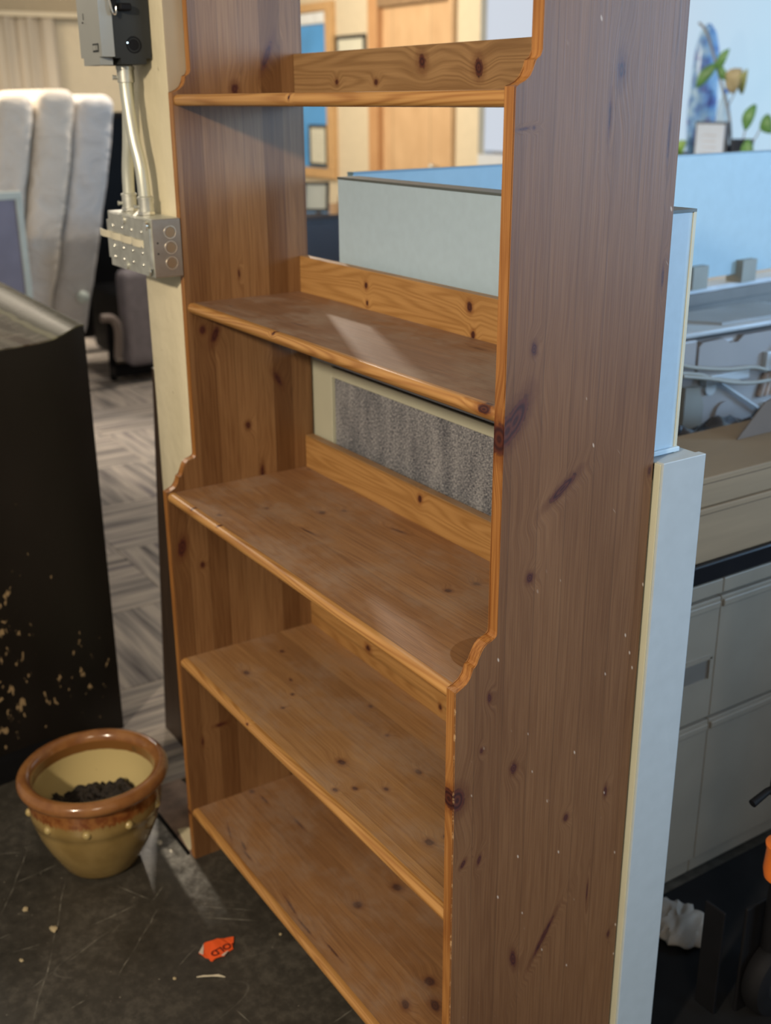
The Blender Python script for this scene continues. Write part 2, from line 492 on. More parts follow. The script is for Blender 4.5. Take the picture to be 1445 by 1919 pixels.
# the frosted window strip: panes give daylight
def glow(name, col, strength):
    t = NT(name)
    P = t.coord()
    f = t.noise(t.scale(P, (0.25, 1, 0.4)), 1.2, 2)
    c = t.mix(t.mr(t.sep(P)[0], -5.5, -2.6), (0.62, 0.67, 0.76, 1), (0.50, 0.76, 0.96, 1))
    c = t.mix(t.mr(f, 0.35, 0.65, 0, 0.25), c, (0.72, 0.76, 0.85, 1))
    t.put(t.b.inputs['Base Color'], (0.05, 0.06, 0.07))
    t.put(t.b.inputs['Emission Color'], c)
    t.b.inputs['Emission Strength'].default_value = strength
    t.b.inputs['Roughness'].default_value = 0.9
    t.b.inputs['Specular IOR Level'].default_value = 0.1
    return t.m
M_window = glow('frosted_daylit_glass', None, 0.88)
M_wframe = plain('white_window_frame', (0.62, 0.68, 0.74), 0.5)
win = thing('window_1', None, None, (-1.5, 5.0, 1.12), kind='structure')
for k, (xa, xb) in enumerate([(-5.975, -1.9), (-1.9, 1.6), (1.6, 4.9)]):
    obj('window_pane', BM(((xa + 0.03, 5.06, 1.15), (xb - 0.03, 5.075, 2.72))), M_window, win)
    if k: obj('window_mullion', BM(((xa - 0.03, 5.02, 1.15), (xa + 0.03, 5.10, 2.72), 0.004)), M_wframe, win)
obj('window_sill', BM(((-4.3, 4.55, 1.13), (4.9, 5.08, 1.17), 0.005)), M_wframe, win)

# door in back wall
M_doorwood = pine('maple_door_wood', 'z', 'x', 0.6, light=(0.66, 0.44, 0.24), dark=(0.60, 0.385, 0.20), seed=31, stave=0.04, rough=0.5)
M_doorframe = pine('door_frame_wood', 'z', 'x', 0.6, light=(0.56, 0.31, 0.14), dark=(0.49, 0.26, 0.11), seed=33, stave=0.04, rough=0.5)
door = thing('door_1', None, None, (-6.85, 5.0, 0), kind='structure')
obj('door_leaf', BM(((-7.36, 4.965, 0.01), (-6.34, 4.998, 2.34), 0.003)), M_doorwood, door)
obj('door_jamb', BM(((-7.52, 4.90, 0), (-7.36, 4.998, 2.44), 0.004)), M_doorframe, door)
obj('door_jamb', BM(((-6.34, 4.95, 0), (-6.27, 4.998, 2.44), 0.004)), M_doorwood, door)
obj('door_head', BM(((-7.36, 4.90, 2.34), (-6.34, 4.998, 2.44), 0.004)), plain('dark_door_head', (0.30, 0.19, 0.10), 0.5), door)
bm = bmesh.new(); cyl(bm, (-6.47, 4.93, 1.0), (0, 1, 0), 0.012, 0.07); ball(bm, (-6.47, 4.89, 1.0), 0.028)
obj('door_handle', bm, M_steel, door, True)

# ------------------------------------------------------------------ column
col = bmesh.new()
box(col, (-0.200, -0.260, 0.006), (-0.0225, -0.002, 2.9), 0.006, 2)
bmesh.ops.subdivide_edges(col, edges=[e for e in col.edges if abs(e.verts[0].co.z - e.verts[1].co.z) > 1], cuts=90)
for v in col.verts:
    p = v.co * 9
    s = 0.0016
    v.co.x += s * mnoise.noise(p) if v.co.x < -0.1 else 0.5 * s * (mnoise.noise(p) - 0.6)
    v.co.y += 0.5 * s * (mnoise.noise(p + Vector((7, 0, 0))) + 0.6) if v.co.y < 0 else 0
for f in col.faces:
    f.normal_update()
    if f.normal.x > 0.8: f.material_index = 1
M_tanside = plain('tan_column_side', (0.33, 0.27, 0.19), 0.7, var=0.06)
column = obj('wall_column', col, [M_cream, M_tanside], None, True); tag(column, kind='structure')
# threshold pad at the foot of the column
M_pad = plain('pinkish_threshold_stone', (0.25, 0.175, 0.135), 0.6, var=0.35, nscale=26, bump=0.3)
bm = bmesh.new()
prism(bm, [(-0.335, -0.331), (-0.022, -0.337), (-0.022, -0.2), (-0.30, -0.235)], 'z', 0.0, 0.006)
pad = obj('trim_1', bm, M_pad); tag(pad, kind='structure')
bm = bmesh.new()
prism(bm, [(-0.112, -0.322), (-0.03, -0.331), (-0.024, -0.30), (-0.075, -0.285), (-0.108, -0.30)], 'z', 0.006, 0.0075)
obj('paint_patch', bm, M_cream, pad, label='cream paint patch')
bm = BM(((-0.36, -0.337, 0.0), (-0.022, -0.3315, 0.0065)))
obj('edge_strip', bm, M_black, pad, label='black rubber edge strip')
# dark upright board behind the column
M_darkwood = plain('dark_brown_board', (0.045, 0.028, 0.018), 0.5, var=0.25, stretch=(8, 8, 0.6))
bm = bmesh.new()
prism(bm, [(-0.545, 0.0072), (-0.40, 0.0072), (-0.30, 1.0), (-0.436, 1.0)], 'y', -0.17, -0.15)
tag(obj('wooden_board', bm, M_darkwood), 'narrow dark brown board standing on the carpet behind the cream column', 'board')

# ================================================================== BOOKCASE
Wd, T = 0.92, 0.0196
D1, D2, D3 = 0.3285, 0.2609, 0.2236
SH = {1: (1.5710, D2), 2: (1.2065, D2), 3: (0.8445, D1), 4: (0.4845, D1), 5: (0.1190, D1)}
ZT = 2.08
scroll_low = [(-D1, 0.8545), (-0.3180, 0.8560), (-0.3090, 0.8610), (-0.3035, 0.8680), (-0.3015, 0.8760), (-0.3010, 0.8815), (-0.2950, 0.8825),
              (-0.2925, 0.8860), (-0.2915, 0.8920), (-0.2890, 0.9000), (-0.2850, 0.9065), (-0.2790, 0.9115), (-0.2720, 0.9135), (-0.2650, 0.9142), (-0.2618, 0.9170), (-D2, 0.9215)]
scroll_up = [(-D2, 1.5825), (-0.2540, 1.5835), (-0.2460, 1.5870), (-0.2390, 1.5925), (-0.2350, 1.5995), (-0.2340, 1.6095), (-0.2300, 1.6100), (-0.2262, 1.6120), (-0.2243, 1.6150), (-D3, 1.6200)]
def panel_poly():
    return [(0, 0.0), (-D1, 0.0)] + scroll_low + scroll_up + [(-D3, ZT), (0, ZT)]

case = thing('bookcase', 'tall empty knotty pine bookcase with scrolled side panels and stepped shelves', 'bookcase', (0.46, -0.16, 0))
K_right = [(-0.219, 1.288, .0045, .008, 0, 1), (-0.211, 0.987, .006, .0075, 0, 1), (-0.226, 0.706, .006, .0085, 0, 1), (-0.272, 0.83, .0035, .0075, 0.1, 1),
           (-0.283, 0.753, .003, .005, 0, .7), (-0.123, 0.585, .005, .0065, 0, .9), (-0.046, 0.601, .004, .011, 0, .8), (-0.310, 0.583, .0035, .0075, -0.6, 1),
           (-0.282, 0.578, .003, .008, -0.25, 1), (-0.322, 0.690, .013, .019, 0, 1), (-0.213, 0.372, .0055, .017, 0.2, 1), (-0.155, 0.385, .0045, .04, -0.55, .9),
           (-0.244, 1.203, .0125, .034, -0.55, 1), (-0.256, 1.192, .014, .026, -0.5, 1), (-0.162, 1.10, .006, .028, -0.95, 1), (-0.104, 1.60, .008, .02, 0, .5), (-0.118, 1.55, .003, .03, 0.0, .5),
           (-0.018, 1.525, .0022, .03, 0, .7), (-0.010, 1.355, .0022, .013, 0, .9), (-0.017, 0.324, .0035, .007, 0, .8), (-0.006, 1.095, .0035, .007, 0, .8), (-0.247, 1.538, .009, .0016, 0.1, .9), (-0.232, 1.539, .0022, .0022, 0, .9),
           (-0.07, 0.43, .0018, .02, 0, .7)]
# tapering flame-shaped knots lie along the stave; (across, along, ra, rl, tilt, strength)
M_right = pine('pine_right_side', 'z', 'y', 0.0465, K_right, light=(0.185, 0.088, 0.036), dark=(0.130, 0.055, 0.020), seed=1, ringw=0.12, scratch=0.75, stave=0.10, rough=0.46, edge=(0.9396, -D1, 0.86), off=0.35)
K_left = [(-0.073, 1.644, .006, .03, -0.4, .9), (-0.14, 1.588, .009, .012, 0, .7), (-0.232, 1.162, .006, .008, 0, 1), (-0.207, 1.150, .008, .022, -0.4, .7), (-0.147, 0.962, .006, .008, 0, .9),
          (-0.076, 1.046, .007, .02, 0.5, .6), (-0.024, 1.103, .01, .006, 0, .6), (-0.305, 0.735, .0085, .021, -0.2, 1), (-0.264, 0.688, .005, .006, 0, 1), (-0.246, 0.313, .016, .005, 0, .6),
          (-0.291, 0.285, .004, .014, 0, .4), (-0.15, 1.26, .003, .01, 0, .5), (-0.12, 0.86, .006, .02, 0, .5), (-0.09, 0.62, .004, .01, 0, .6)]
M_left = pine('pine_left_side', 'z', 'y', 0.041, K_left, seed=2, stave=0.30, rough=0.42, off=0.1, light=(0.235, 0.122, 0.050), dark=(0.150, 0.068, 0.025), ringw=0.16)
# the front edges of both panels are brighter than their faces
def side(name_mat, x0, x1, label):
    b = bmesh.new()
    A, B = prism(b, panel_poly(), 'x', x0, x1)
    # bevel the front outline slightly
    es = [e for e in b.edges if (abs(e.verts[0].co.x - e.verts[1].co.x) < 1e-6) and min(e.verts[0].co.y, e.verts[1].co.y) < -0.2 and max(e.verts[0].co.y, e.verts[1].co.y) < -0.2]
    bmesh.ops.bevel(b, geom=es, offset=0.0012, segments=2, affect='EDGES')
    for f in b.faces:
        c = f.calc_center_median(); f.normal_update()
        f.material_index = 1 if (c.y < -0.2 and abs(f.normal.x) < 0.6) else 0
    return b
M_edge = pine('pine_front_edge', 'z', 'x', 0.2, [(0.93, 1.180, .02, .022, 0, 1), (0.93, 0.690, .02, .016, 0, 1), (-0.012, 0.115, .006, .006, 0, .9)], light=(0.42, 0.19, 0.052), dark=(0.22, 0.075, 0.016), seed=5, stave=0.02, rough=0.36, edge=(0.9396, -D1, 0.86))
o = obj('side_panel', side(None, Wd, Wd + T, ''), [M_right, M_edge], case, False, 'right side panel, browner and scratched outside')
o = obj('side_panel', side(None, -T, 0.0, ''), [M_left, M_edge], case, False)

K5 = [(-0.293, 0.113, .002, .03, .3, .6), (-0.29, 0.175, .0028, .014, 0.2, 1), (-0.297, 0.205, .0025, .02, 0, .8), (-0.297, 0.389, .0022, .03, 0.1, .8), (-0.303, 0.455, .0022, .03, 0, .8), (-0.291, 0.539, .0022, .03, 0, .7),
      (-0.189, 0.457, .0085, .010, 0, 1), (-0.098, 0.457, .009, .012, 0, 1), (-0.189, 0.695, .010, .011, 0, 1), (-0.254, 0.716, .007, .012, 0.5, 1), (-0.213, 0.745, .009, .016, 0.3, .9), (-0.188, 0.01, .007, .008, 0, .7),
      (-0.179, 0.055, .003, .02, 0, .7), (-0.158, 0.17, .003, .025, 0, .8)]
K4 = [(-0.24, 0.127, .006, .010, 0, .8), (-0.137, 0.085, .005, .006, 0, .8), (-0.245, 0.29, .004, .004, 0, .9), (-0.205, 0.255, .004, .005, 0, .8), (-0.18, 0.202, .0035, .008, .3, .5), (-0.104, 0.377, .0045, .006, 0, .9), (-0.135, 0.481, .005, .006, 0, .5),
      (-0.154, 0.608, .005, .009, 0, .9), (-0.25, 0.776, .007, .009, 0, 1), (-0.221, 0.779, .005, .005, 0, .8), (-0.248, 0.51, .008, .012, 0, .7), (-0.27, 0.59, .0045, .006, 0, .9), (-0.30, 0.575, .0045, .006, 0, .9), (-0.228, 0.62, .005, .007, 0, .6)]
K3 = [(-0.131, 0.259, .006, .008, 0, 1), (-0.093, 0.275, .005, .006, 0, .8), (-0.295, 0.165, .005, .006, 0, .8), (-0.205, 0.181, .004, .006, 0, .7), (-0.066, 0.418, .004, .025, -.2, .6), (-0.145, 0.673, .0055, .007, 0, 1),
      (-0.092, 0.677, .0055, .007, 0, .9), (-0.02, 0.02, .006, .006, 0, .7), (-0.20, 0.33, .003, .03, -.1, .5)]
K2 = [(-0.205, 0.07, .004, .01, 0, .4), (-0.06, 0.63, .004, .02, 0, .5), (-0.19, 0.30, .003, .03, 0, .4)]
DUSTY = {1: 0.45, 2: 0.85, 3: 0.50, 4: 0.26, 5: 0.36}
SHM = {
    1: pine('pine_shelf_first', 'x', 'y', 0.052, [], seed=11, dust=0.5, stave=0.12),
    2: pine('pine_shelf_second', 'x', 'y', 0.052, K2, seed=12, dust=0.75, stave=0.20, light=(0.30, 0.15, 0.07), dark=(0.17, 0.075, 0.035)),
    3: pine('pine_shelf_third', 'x', 'y', 0.052, K3, seed=13, dust=0.5, stave=0.20, disc=(-0.222, 0.877, 0.056), light=(0.34, 0.165, 0.06), dark=(0.20, 0.085, 0.03)),
    4: pine('pine_shelf_fourth', 'x', 'y', 0.049, K4, seed=14, dust=0.45, stave=0.24, ringw=0.18, light=(0.39, 0.205, 0.075), dark=(0.25, 0.115, 0.036)),
    5: pine('pine_shelf_fifth', 'x', 'y', 0.052, K5, seed=15, dust=0.45, stave=0.18, ringw=0.2, light=(0.36, 0.18, 0.066), dark=(0.225, 0.098, 0.032)),
}
M_nose = {k: pine('pine_nosing_%s' % w, 'x', 'z', 0.3, kn, light=(0.52, 0.275, 0.088), dark=(0.32, 0.14, 0.036), ringw=0.7, seed=40 + k, stave=0.02, rough=0.34)
          for k, w, kn in [(1, 'first', [(1.573, 0.42, .006, .004, 0, .3)]), (2, 'second', [(1.2095, 0.895, .006, .014, 0, 1), (1.213, 0.335, .003, .004, 0, .9)]), (3, 'third', [(0.852, 0.105, .003, .004, 0, .8), (0.853, 0.215, .002, .004, 0, .8)]), (4, 'fourth', [(0.489, 0.30, .002, .004, 0, .9)]), (5, 'fifth', [])]}
def shelf_bm(z, D, x0=0.0004, x1=Wd - 0.0004):
    """board with a half-round nosing at the front; z = height of the nosing centre"""
    top, bot, yf = z + 0.0082, z - 0.0105, -D + 0.0018
    r = (top - bot) / 2; zc = (top + bot) / 2
    poly = [(-0.0190, bot), (-0.0190, top), (yf + r * 1.5, top)]
    for k in range(1, 14):
        a = PI / 2 + PI * k / 14
        poly.append((yf + r + r * math.cos(a) * 1.0, zc + r * 1.05 * math.sin(a)))
    poly.append((yf + r * 1.5, bot))
    b = bmesh.new(); prism(b, poly, 'x', x0, x1)
    for f in b.faces:
        c = f.calc_center_median()
        f.material_index = 1 if (c.y < yf + r * 1.4 and abs(c.x - 0.46) < 0.44) else 0
    return b
SHB = {1: [(1.598, 0.155, .005, .006, 0, .9), (1.596, 0.282, .005, .006, 0, .9), (1.624, 0.415, .016, .014, -0.5, .55), (1.612, 0.559, .015, .012, -0.3, .8)],
       2: [(1.257, 0.243, .007, .006, 0, .75), (1.226, 0.246, .006, .005, 0, .5), (1.262, 0.548, .0095, .008, 0, .8), (1.219, 0.559, .008, .006, 0, .8)],
       3: [(0.903, 0.414, .009, .007, 0.2, .8)],
       4: [(0.530, 0.234, .011, .013, 0, .5), (0.514, 0.483, .007, .006, 0, .7)], 5: []}
for k, (z, D) in SH.items():
    obj('shelf', shelf_bm(z, D), [SHM[k], M_nose[k]], case, True, 'dusty pine shelf' if k in (2, 3) else None)
    mb = pine('pine_back_rail_%d' % k, 'x', 'z', 0.2, SHB[k], seed=60 + k, stave=0.06, light=(0.46, 0.25, 0.085) if k > 1 else (0.34, 0.205, 0.09), dark=(0.31, 0.15, 0.042) if k > 1 else (0.21, 0.115, 0.045), ringw=0.6, rough=0.45, dust=0.9, off=0.4)
    b = bmesh.new(); zb = z - 0.0105 if k != 1 else z - 0.0105
    box(b, (0.0004, -0.0186, zb), (Wd - 0.0004, -0.0004, z + 0.0082 + 0.0690), 0.0012, 2)
    obj('back_rail', b, mb, case, False)
# top of the case, above the picture
b = shelf_bm(1.935, D3); obj('shelf', b, [SHM[4], M_nose[4]], case, True)
obj('top_board', BM(((-T - 0.012, -D3 - 0.015, ZT), (Wd + T + 0.012, 0.004, ZT + 0.02), 0.004)), [M_left], case)

# ================================================================== PARTITION (lower screen behind bookcase)
M_pframe = plain('cream_powder_coat', (0.50, 0.50, 0.38), 0.45, var=0.03)
M_pend = plain('pale_grey_end_cover', (0.40, 0.46, 0.50), 0.33, var=0.03, nscale=40)
def fabric():
    t = NT('grey_tweed')
    P = t.coord(); x = t.sep(P)
    a = t.noise(t.comb(t.math('MULTIPLY', x[0], 620), 0, t.math('MULTIPLY', x[2], 200)), 1, 2, 0.6)
    b_ = t.noise(t.comb(t.math('MULTIPLY', x[0], 200), 5, t.math('MULTIPLY', x[2], 620)), 1, 2, 0.6)
    c = t.noise(t.comb(t.math('MULTIPLY', x[0], 28), 0, t.math('MULTIPLY', x[2], 7)), 1, 3)
    f = t.math('ADD', t.math('MULTIPLY', t.math('ADD', a, b_), 0.42), t.math('MULTIPLY', c, 0.16))
    col_ = t.ramp(f, [(0.40, (0.035, 0.038, 0.048)), (0.49, (0.15, 0.155, 0.175)), (0.57, (0.42, 0.42, 0.42))])
    t.bump(f, 0.5, 0.002)
    return t.out(col_, 0.95, 0, 0.1)
M_fabric = fabric()
part = thing('office_partition', 'low grey tweed office partition with cream frame standing behind the bookcase', 'partition', (0.45, 0.05, 0))
PX0, PX1, PY0, PY1, PZ = -0.02, 0.952, 0.006, 0.088, 1.104
obj('fabric_panel', BM(((PX0 + 0.08, PY0 + 0.008, 0.10), (PX1 - 0.05, PY1 - 0.008, 1.056))), M_fabric, part)
obj('top_rail', BM(((PX0 + 0.091, PY0, 1.053), (PX1 - 0.0405, PY1, 1.0725), 0.001)), M_pframe, part)
obj('groove', BM(((PX0 + 0.04, PY0 + 0.005, 1.0725), (PX1 - 0.0405, PY1 - 0.004, 1.0775))), M_hole, part)
obj('top_cap', BM(((PX0, PY0 - 0.001, 1.0775), (PX1 - 0.014, PY1, PZ), 0.0015)), M_pend, part)
obj('stile', BM(((PX0, PY0, 0.0), (PX0 + 0.09, PY1, 1.0765), 0.002)), M_pframe, part)
obj('stile', BM(((PX1 - 0.04, PY0 - 0.001, 0.0), (PX1 - 0.0035, PY0 + 0.02, PZ - 0.0005), 0.001)), M_pframe, part)
obj('end_cover', BM(((PX1 - 0.0135, PY0 + 0.001, 0.0), (PX1, PY1 + 0.002, PZ + 0.002), 0.0012)), M_pend, part, label='pale grey end cover')
b = bmesh.new()
for zz in (1.085, 1.055, 1.035):
    box(b, (PX1 - 0.052, PY0 - 0.002, zz), (PX1 - 0.043, PY0 + 0.004, zz + 0.012))
obj('latch_slot', b, M_hole, part)
obj('base_rail', BM(((PX0 + 0.09, PY0, 0.0), (PX1 - 0.04, PY1, 0.10), 0.002)), M_pframe, part)

M_screen = plain('pale_blue_grey_screen', (0.46, 0.61, 0.73), 0.42, var=0.03, nscale=60)
M_screen2 = plain('light_blue_screen', (0.41, 0.56, 0.63), 0.5, var=0.03, nscale=30)
M_capdark = plain('dark_screen_cap', (0.10, 0.12, 0.12), 0.4)
M_capcream = plain('cream_screen_edge', (0.52, 0.53, 0.44), 0.4)
s1 = thing('privacy_screen', 'pale blue privacy screen standing on the partition right behind the bookcase', 'screen', (0.49, 0.055, PZ))
obj('panel', BM(((0.085, 0.021, PZ), (0.9175, 0.061, 1.430), 0.001)), M_screen, s1)
obj('cap_strip', BM(((0.085, 0.020, 1.430), (0.919, 0.066, 1.434))), M_capdark, s1)
obj('edge_strip', BM(((0.085, 0.0611, PZ), (0.919, 0.066, 1.430))), M_capcream, s1)
obj('foot_bracket', BM(((0.910, 0.018, PZ + 0.0022), (0.923, 0.068, PZ + 0.009), 0.001)), M_screen, s1)

# second screen, square to the first
ang = math.atan2(0.098, 1.39)
def rot2(p):  # along = distance from the corner, across = towards +x
    al, ac, z = p
    return (-0.040 - math.sin(ang) * al + math.cos(ang) * ac, 0.132 + math.cos(ang) * al + math.sin(ang) * ac, z)
def box2(bm, lo, hi, bev=0):
    vs = box(bm, (0, 0, 0), (1, 1, 1), 0)
    for v in vs:
        a = lo[0] + (hi[0] - lo[0]) * v.co.x; c = lo[1] + (hi[1] - lo[1]) * v.co.y; z = lo[2] + (hi[2] - lo[2]) * v.co.z
        v.co = Vector(rot2((a, c, z)))
def B2(*bs):
    b = bmesh.new()
    for q in bs: box2(b, *q)
    return b
s2 = thing('privacy_screen', 'light blue screen on the side run of the cubicle, behind the grey machine', 'screen', rot2((1.0, -0.01, 1.108)))
obj('panel', B2(((0.0, -0.02, 1.112), (2.3, 0.0, 1.428))), M_screen2, s2)
obj('cap_strip', B2(((0.0, -0.021, 1.428), (2.3, 0.001, 1.432))), plain('blue_grey_cap', (0.22, 0.34, 0.42), 0.4), s2)
M_brk = plain('beige_clamp_bracket', (0.33, 0.32, 0.27), 0.5)
for a in (1.075, 1.285):
    obj('clamp_bracket', B2(((a, -0.03, 1.0902), (a + 0.062, 0.022, 1.150))), M_brk, s2)
M_rail = plain('taupe_rail', (0.20, 0.19, 0.175), 0.5)
p2 = thing('office_partition', 'side run of the office partition with grey slatted top rail under the blue screen', 'partition', rot2((1.0, -0.02, 0)))
obj('fabric_panel', B2(((0.0, -0.055, 0.0), (2.3, 0.0, 1.02))), M_fabric, p2)
obj('white_ledge', B2(((0.0, -0.06, 1.078), (2.3, 0.008, 1.090))), plain('white_ledge', (0.62, 0.66, 0.70), 0.35), p2)
obj('top_rail', B2(((0.0, -0.06, 1.050), (2.3, 0.024, 1.078))), M_rail, p2)
obj('top_rail', B2(((0.0, -0.06, 1.018), (2.3, 0.014, 1.047))), M_rail, p2)

# ================================================================== DESK, FILE CABINETS, BOXES, MACHINE
M_blacktop = plain('black_laminate', (0.010, 0.010, 0.012), 0.22, var=0.2)
desk = thing('desk', 'black-topped desk along the cubicle side, cardboard boxes on it', 'desk', (0.35, 0.95, 0))
obj('desktop', BM(((0.02, 0.095, 0.708), (0.66, 2.2, 0.748), 0.004)), M_blacktop, desk)
obj('desk_leg', BM(((0.10, 2.05, 0.0), (0.55, 2.10, 0.708), 0.003)), M_black, desk)
M_file = plain('beige_grey_enamel', (0.27, 0.235, 0.185), 0.36, var=0.05)
M_filegap = plain('cabinet_gap', (0.03, 0.027, 0.022), 0.6)
def file_cabinet(y0, y1, label, handle):
    f = thing('filing_cabinet', label, 'cabinet', (0.4, (y0 + y1) / 2, 0))
    x1 = 0.640
    obj('body', BM(((0.08, y0, 0.012), (x1, y1, 0.704 if handle else 0.7065), 0.003)), M_file, f)
    def drawer(z0, z1):
        x2 = x1 + 0.012
        d = obj('drawer', BM(((x1 + 0.0002, y0 + 0.0004, z0), (x2, y1 - 0.0004, z1), 0.0015)), M_file, f)
        obj('drawer_lip', BM(((x2 - 0.001, y0 + 0.004, z1 - 0.022), (x2 + 0.005, y1 - 0.004, z1 - 0.006), 0.003)), M_file, d)
        if handle and z1 > 0.5:
            hz = z0 + 0.135
            bb = bmesh.new()
            ya, yb = y1 - 0.20, y1 - 0.012
            box(bb, (x2 - 0.001, ya, hz), (x2 + 0.004, yb, hz + 0.007)); box(bb, (x2 - 0.001, ya, hz - 0.048), (x2 + 0.003, yb, hz - 0.043))
            box(bb, (x2 - 0.001, yb - 0.006, hz - 0.045), (x2 + 0.004, yb, hz + 0.004)); box(bb, (x2 - 0.001, ya, hz - 0.045), (x2 + 0.004, ya + 0.006, hz + 0.004))
            obj('handle_rim', bb, M_file, d)
            obj('handle_recess', BM(((x2 - 0.0008, ya + 0.006, hz - 0.043), (x2 + 0.0006, yb - 0.006, hz))), plain('recess_grey', (0.16, 0.145, 0.125), 0.45), d)
    drawer(0.400, 0.664); drawer(0.055, 0.392)
    obj('top_trim', BM(((x1 + 0.0002, y0 + 0.0004, 0.672), (x1 + 0.014, y1 - 0.0004, 0.703), 0.002)), M_file, f)
    obj('base', BM(((0.10, y0 + 0.01, 0.0), (x1 - 0.03, y1 - 0.01, 0.012))), M_black, f)
    return f
file_cabinet(0.115, 0.5265, 'beige-grey lateral filing cabinet with recessed handle, next to the bookcase partition', True)
file_cabinet(0.5275, 1.25, 'beige-grey filing cabinet beyond the one with the recessed handle, no handle showing', False)

M_card = plain('brown_cardboard', (0.30, 0.205, 0.115), 0.75, var=0.10, nscale=9, stretch=(1, 0.3, 6))
def carton(z0, z1, y0, y1, x0, x1, label):
    c = thing('cardboard_box', label, 'box', ((x0 + x1) / 2, (y0 + y1) / 2, z0))
    obj('box_body', BM(((x0, y0, z0), (x1, y1, z1), 0.003)), M_card, c)
    obj('lid_seam', BM(((x1 - 0.0005, y0 + 0.003, z1 - 0.0125), (x1 + 0.0005, y1 - 0.003, z1 - 0.011))), plain('cardboard_shadow_gap', (0.12, 0.075, 0.04), 0.8), c)
    return c
carton(0.7485, 0.858, 0.17, 1.15, 0.44, 0.652, 'flat brown cardboard box on the black desktop, under another box')
c2 = carton(0.860, 0.918, 0.16, 1.16, 0.43, 0.650, 'upper of two flat cardboard boxes on the black desk')
b = bmesh.new(); prism(b, [(0.69, 0.9185), (0.97, 0.9185), (0.97, 1.03), (0.765, 0.985)], 'x', 0.515, 0.518)
obj('box_flap', b, plain('grey_brown_card', (0.17, 0.125, 0.095), 0.8), c2)

M_mach = plain('warm_grey_plastic', (0.36, 0.335, 0.325), 0.42, var=0.03)
M_mach2 = plain('pale_lid_plastic', (0.50, 0.53, 0.55), 0.35, var=0.03)
M_cable = plain('beige_cable', (0.34, 0.32, 0.27), 0.5)
mz0, mz1 = 0.7485, 1.070
m = thing('printer', 'pale grey office machine with flat lid wedged beside the blue screen', 'printer', (0.1, 1.1, mz0))
obj('body', BM(((0.05, 0.72, mz0), (0.200, 1.62, mz1 - 0.030), 0.012, 3)), M_mach, m, True)
obj('lid', BM(((0.03, 0.70, mz1 - 0.018), (0.214, 1.34, mz1 - 0.004), 0.005, 3)), M_mach2, m, True)
b = bmesh.new(); prism(b, [(0.05, 0.90), (0.19, 1.00), (0.19, 1.30), (0.045, 1.30)], 'z', mz1 - 0.0045, mz1 + 0.002)
obj('glass_bed', b, plain('grey_lid_top', (0.33, 0.34, 0.345), 0.5), m)
b = bmesh.new()
outl = [(0.872, 0.93)]
prism(b, [(0.905, 0.955), (0.905, 1.028), (0.915, 1.038), (0.985, 1.040), (1.005, 1.028), (1.035, 1.026), (1.055, 1.040), (1.55, 1.042), (1.55, 0.955)], 'x', 0.198, 0.212)
obj('front_cover', b, M_mach, m)
obj('corner_post', BM(((0.19, 0.72, 0.96), (0.214, 0.895, 1.048), 0.005)), M_mach, m)
b = bmesh.new()
cyl(b, (0.202, 1.02, 0.85), (1, 0, 0), 0.034, 0.012, 28)
obj('hub_cover', b, M_mach, m, True)
for q_, r_ in (((0.203, 0.96, 0.925), 0.018), ((0.203, 1.17, 0.835), 0.024)):
    b = bmesh.new(); cyl(b, q_, (1, 0, 0), r_, 0.014, 24); obj('hub_cover', b, M_mach2, m, True)
b = bmesh.new(); prism(b, [(0.86, 0.80), (0.90, 0.80), (0.925, 0.83), (0.925, 0.89), (0.905, 0.935), (0.86, 0.94)], 'x', 0.198, 0.222)
obj('side_pod', b, plain('grey_olive_plastic', (0.28, 0.27, 0.235), 0.45), m)
b = bmesh.new(); tube(b, [(0.212, 0.985, 0.935), (0.214, 1.16, 0.835)], 0.004, 8)
obj('guide_bar', b, M_mach2, m, True)
b = bmesh.new(); box(b, (0.198, 0.93, 0.935), (0.220, 1.08, 0.957), 0.002)
obj('tray_slot', b, M_mach2, m)
obj('latch_block', BM(((0.198, 1.13, 0.945), (0.226, 1.195, 0.992), 0.003)), M_mach2, m)
b = bmesh.new()
for k in range(8): cyl(b, (0.205, 1.15 + k * 0.02, 0.905), (0, 0.3, 1), 0.009, 0.06, 10)
obj('ribbon_coil', b, plain('translucent_pinkish_plastic', (0.42, 0.31, 0.25), 0.3, var=0.25, nscale=30), m, True)
for pts in ([(0.235, 0.80, 1.010), (0.238, 0.86, 0.992), (0.24, 0.97, 0.974), (0.24, 1.06, 0.967), (0.238, 1.12, 0.952)],
            [(0.262, 0.80, 0.984), (0.262, 0.90, 0.964), (0.262, 0.98, 0.945), (0.262, 1.08, 0.935), (0.262, 1.20, 0.943), (0.262, 1.35, 0.965)],
            [(0.240, 0.80, 0.988), (0.240, 0.88, 0.973), (0.240, 0.93, 0.956), (0.240, 1.02, 0.938)]):
    b = bmesh.new(); tube(b, spline(pts, 6), 0.0048, 10)
    tag(obj('power_cable', b, M_cable, None, True), {0: 'beige cable draped along the front of the grey machine, upper one ending at the latch', 1: 'beige cable sagging lowest across the grey machine and running on to the right', 2: 'short beige cable looped just under the upper cable on the grey machine'}[[5, 6, 4].index(len(pts))], 'cable', 'cables on the grey machine')
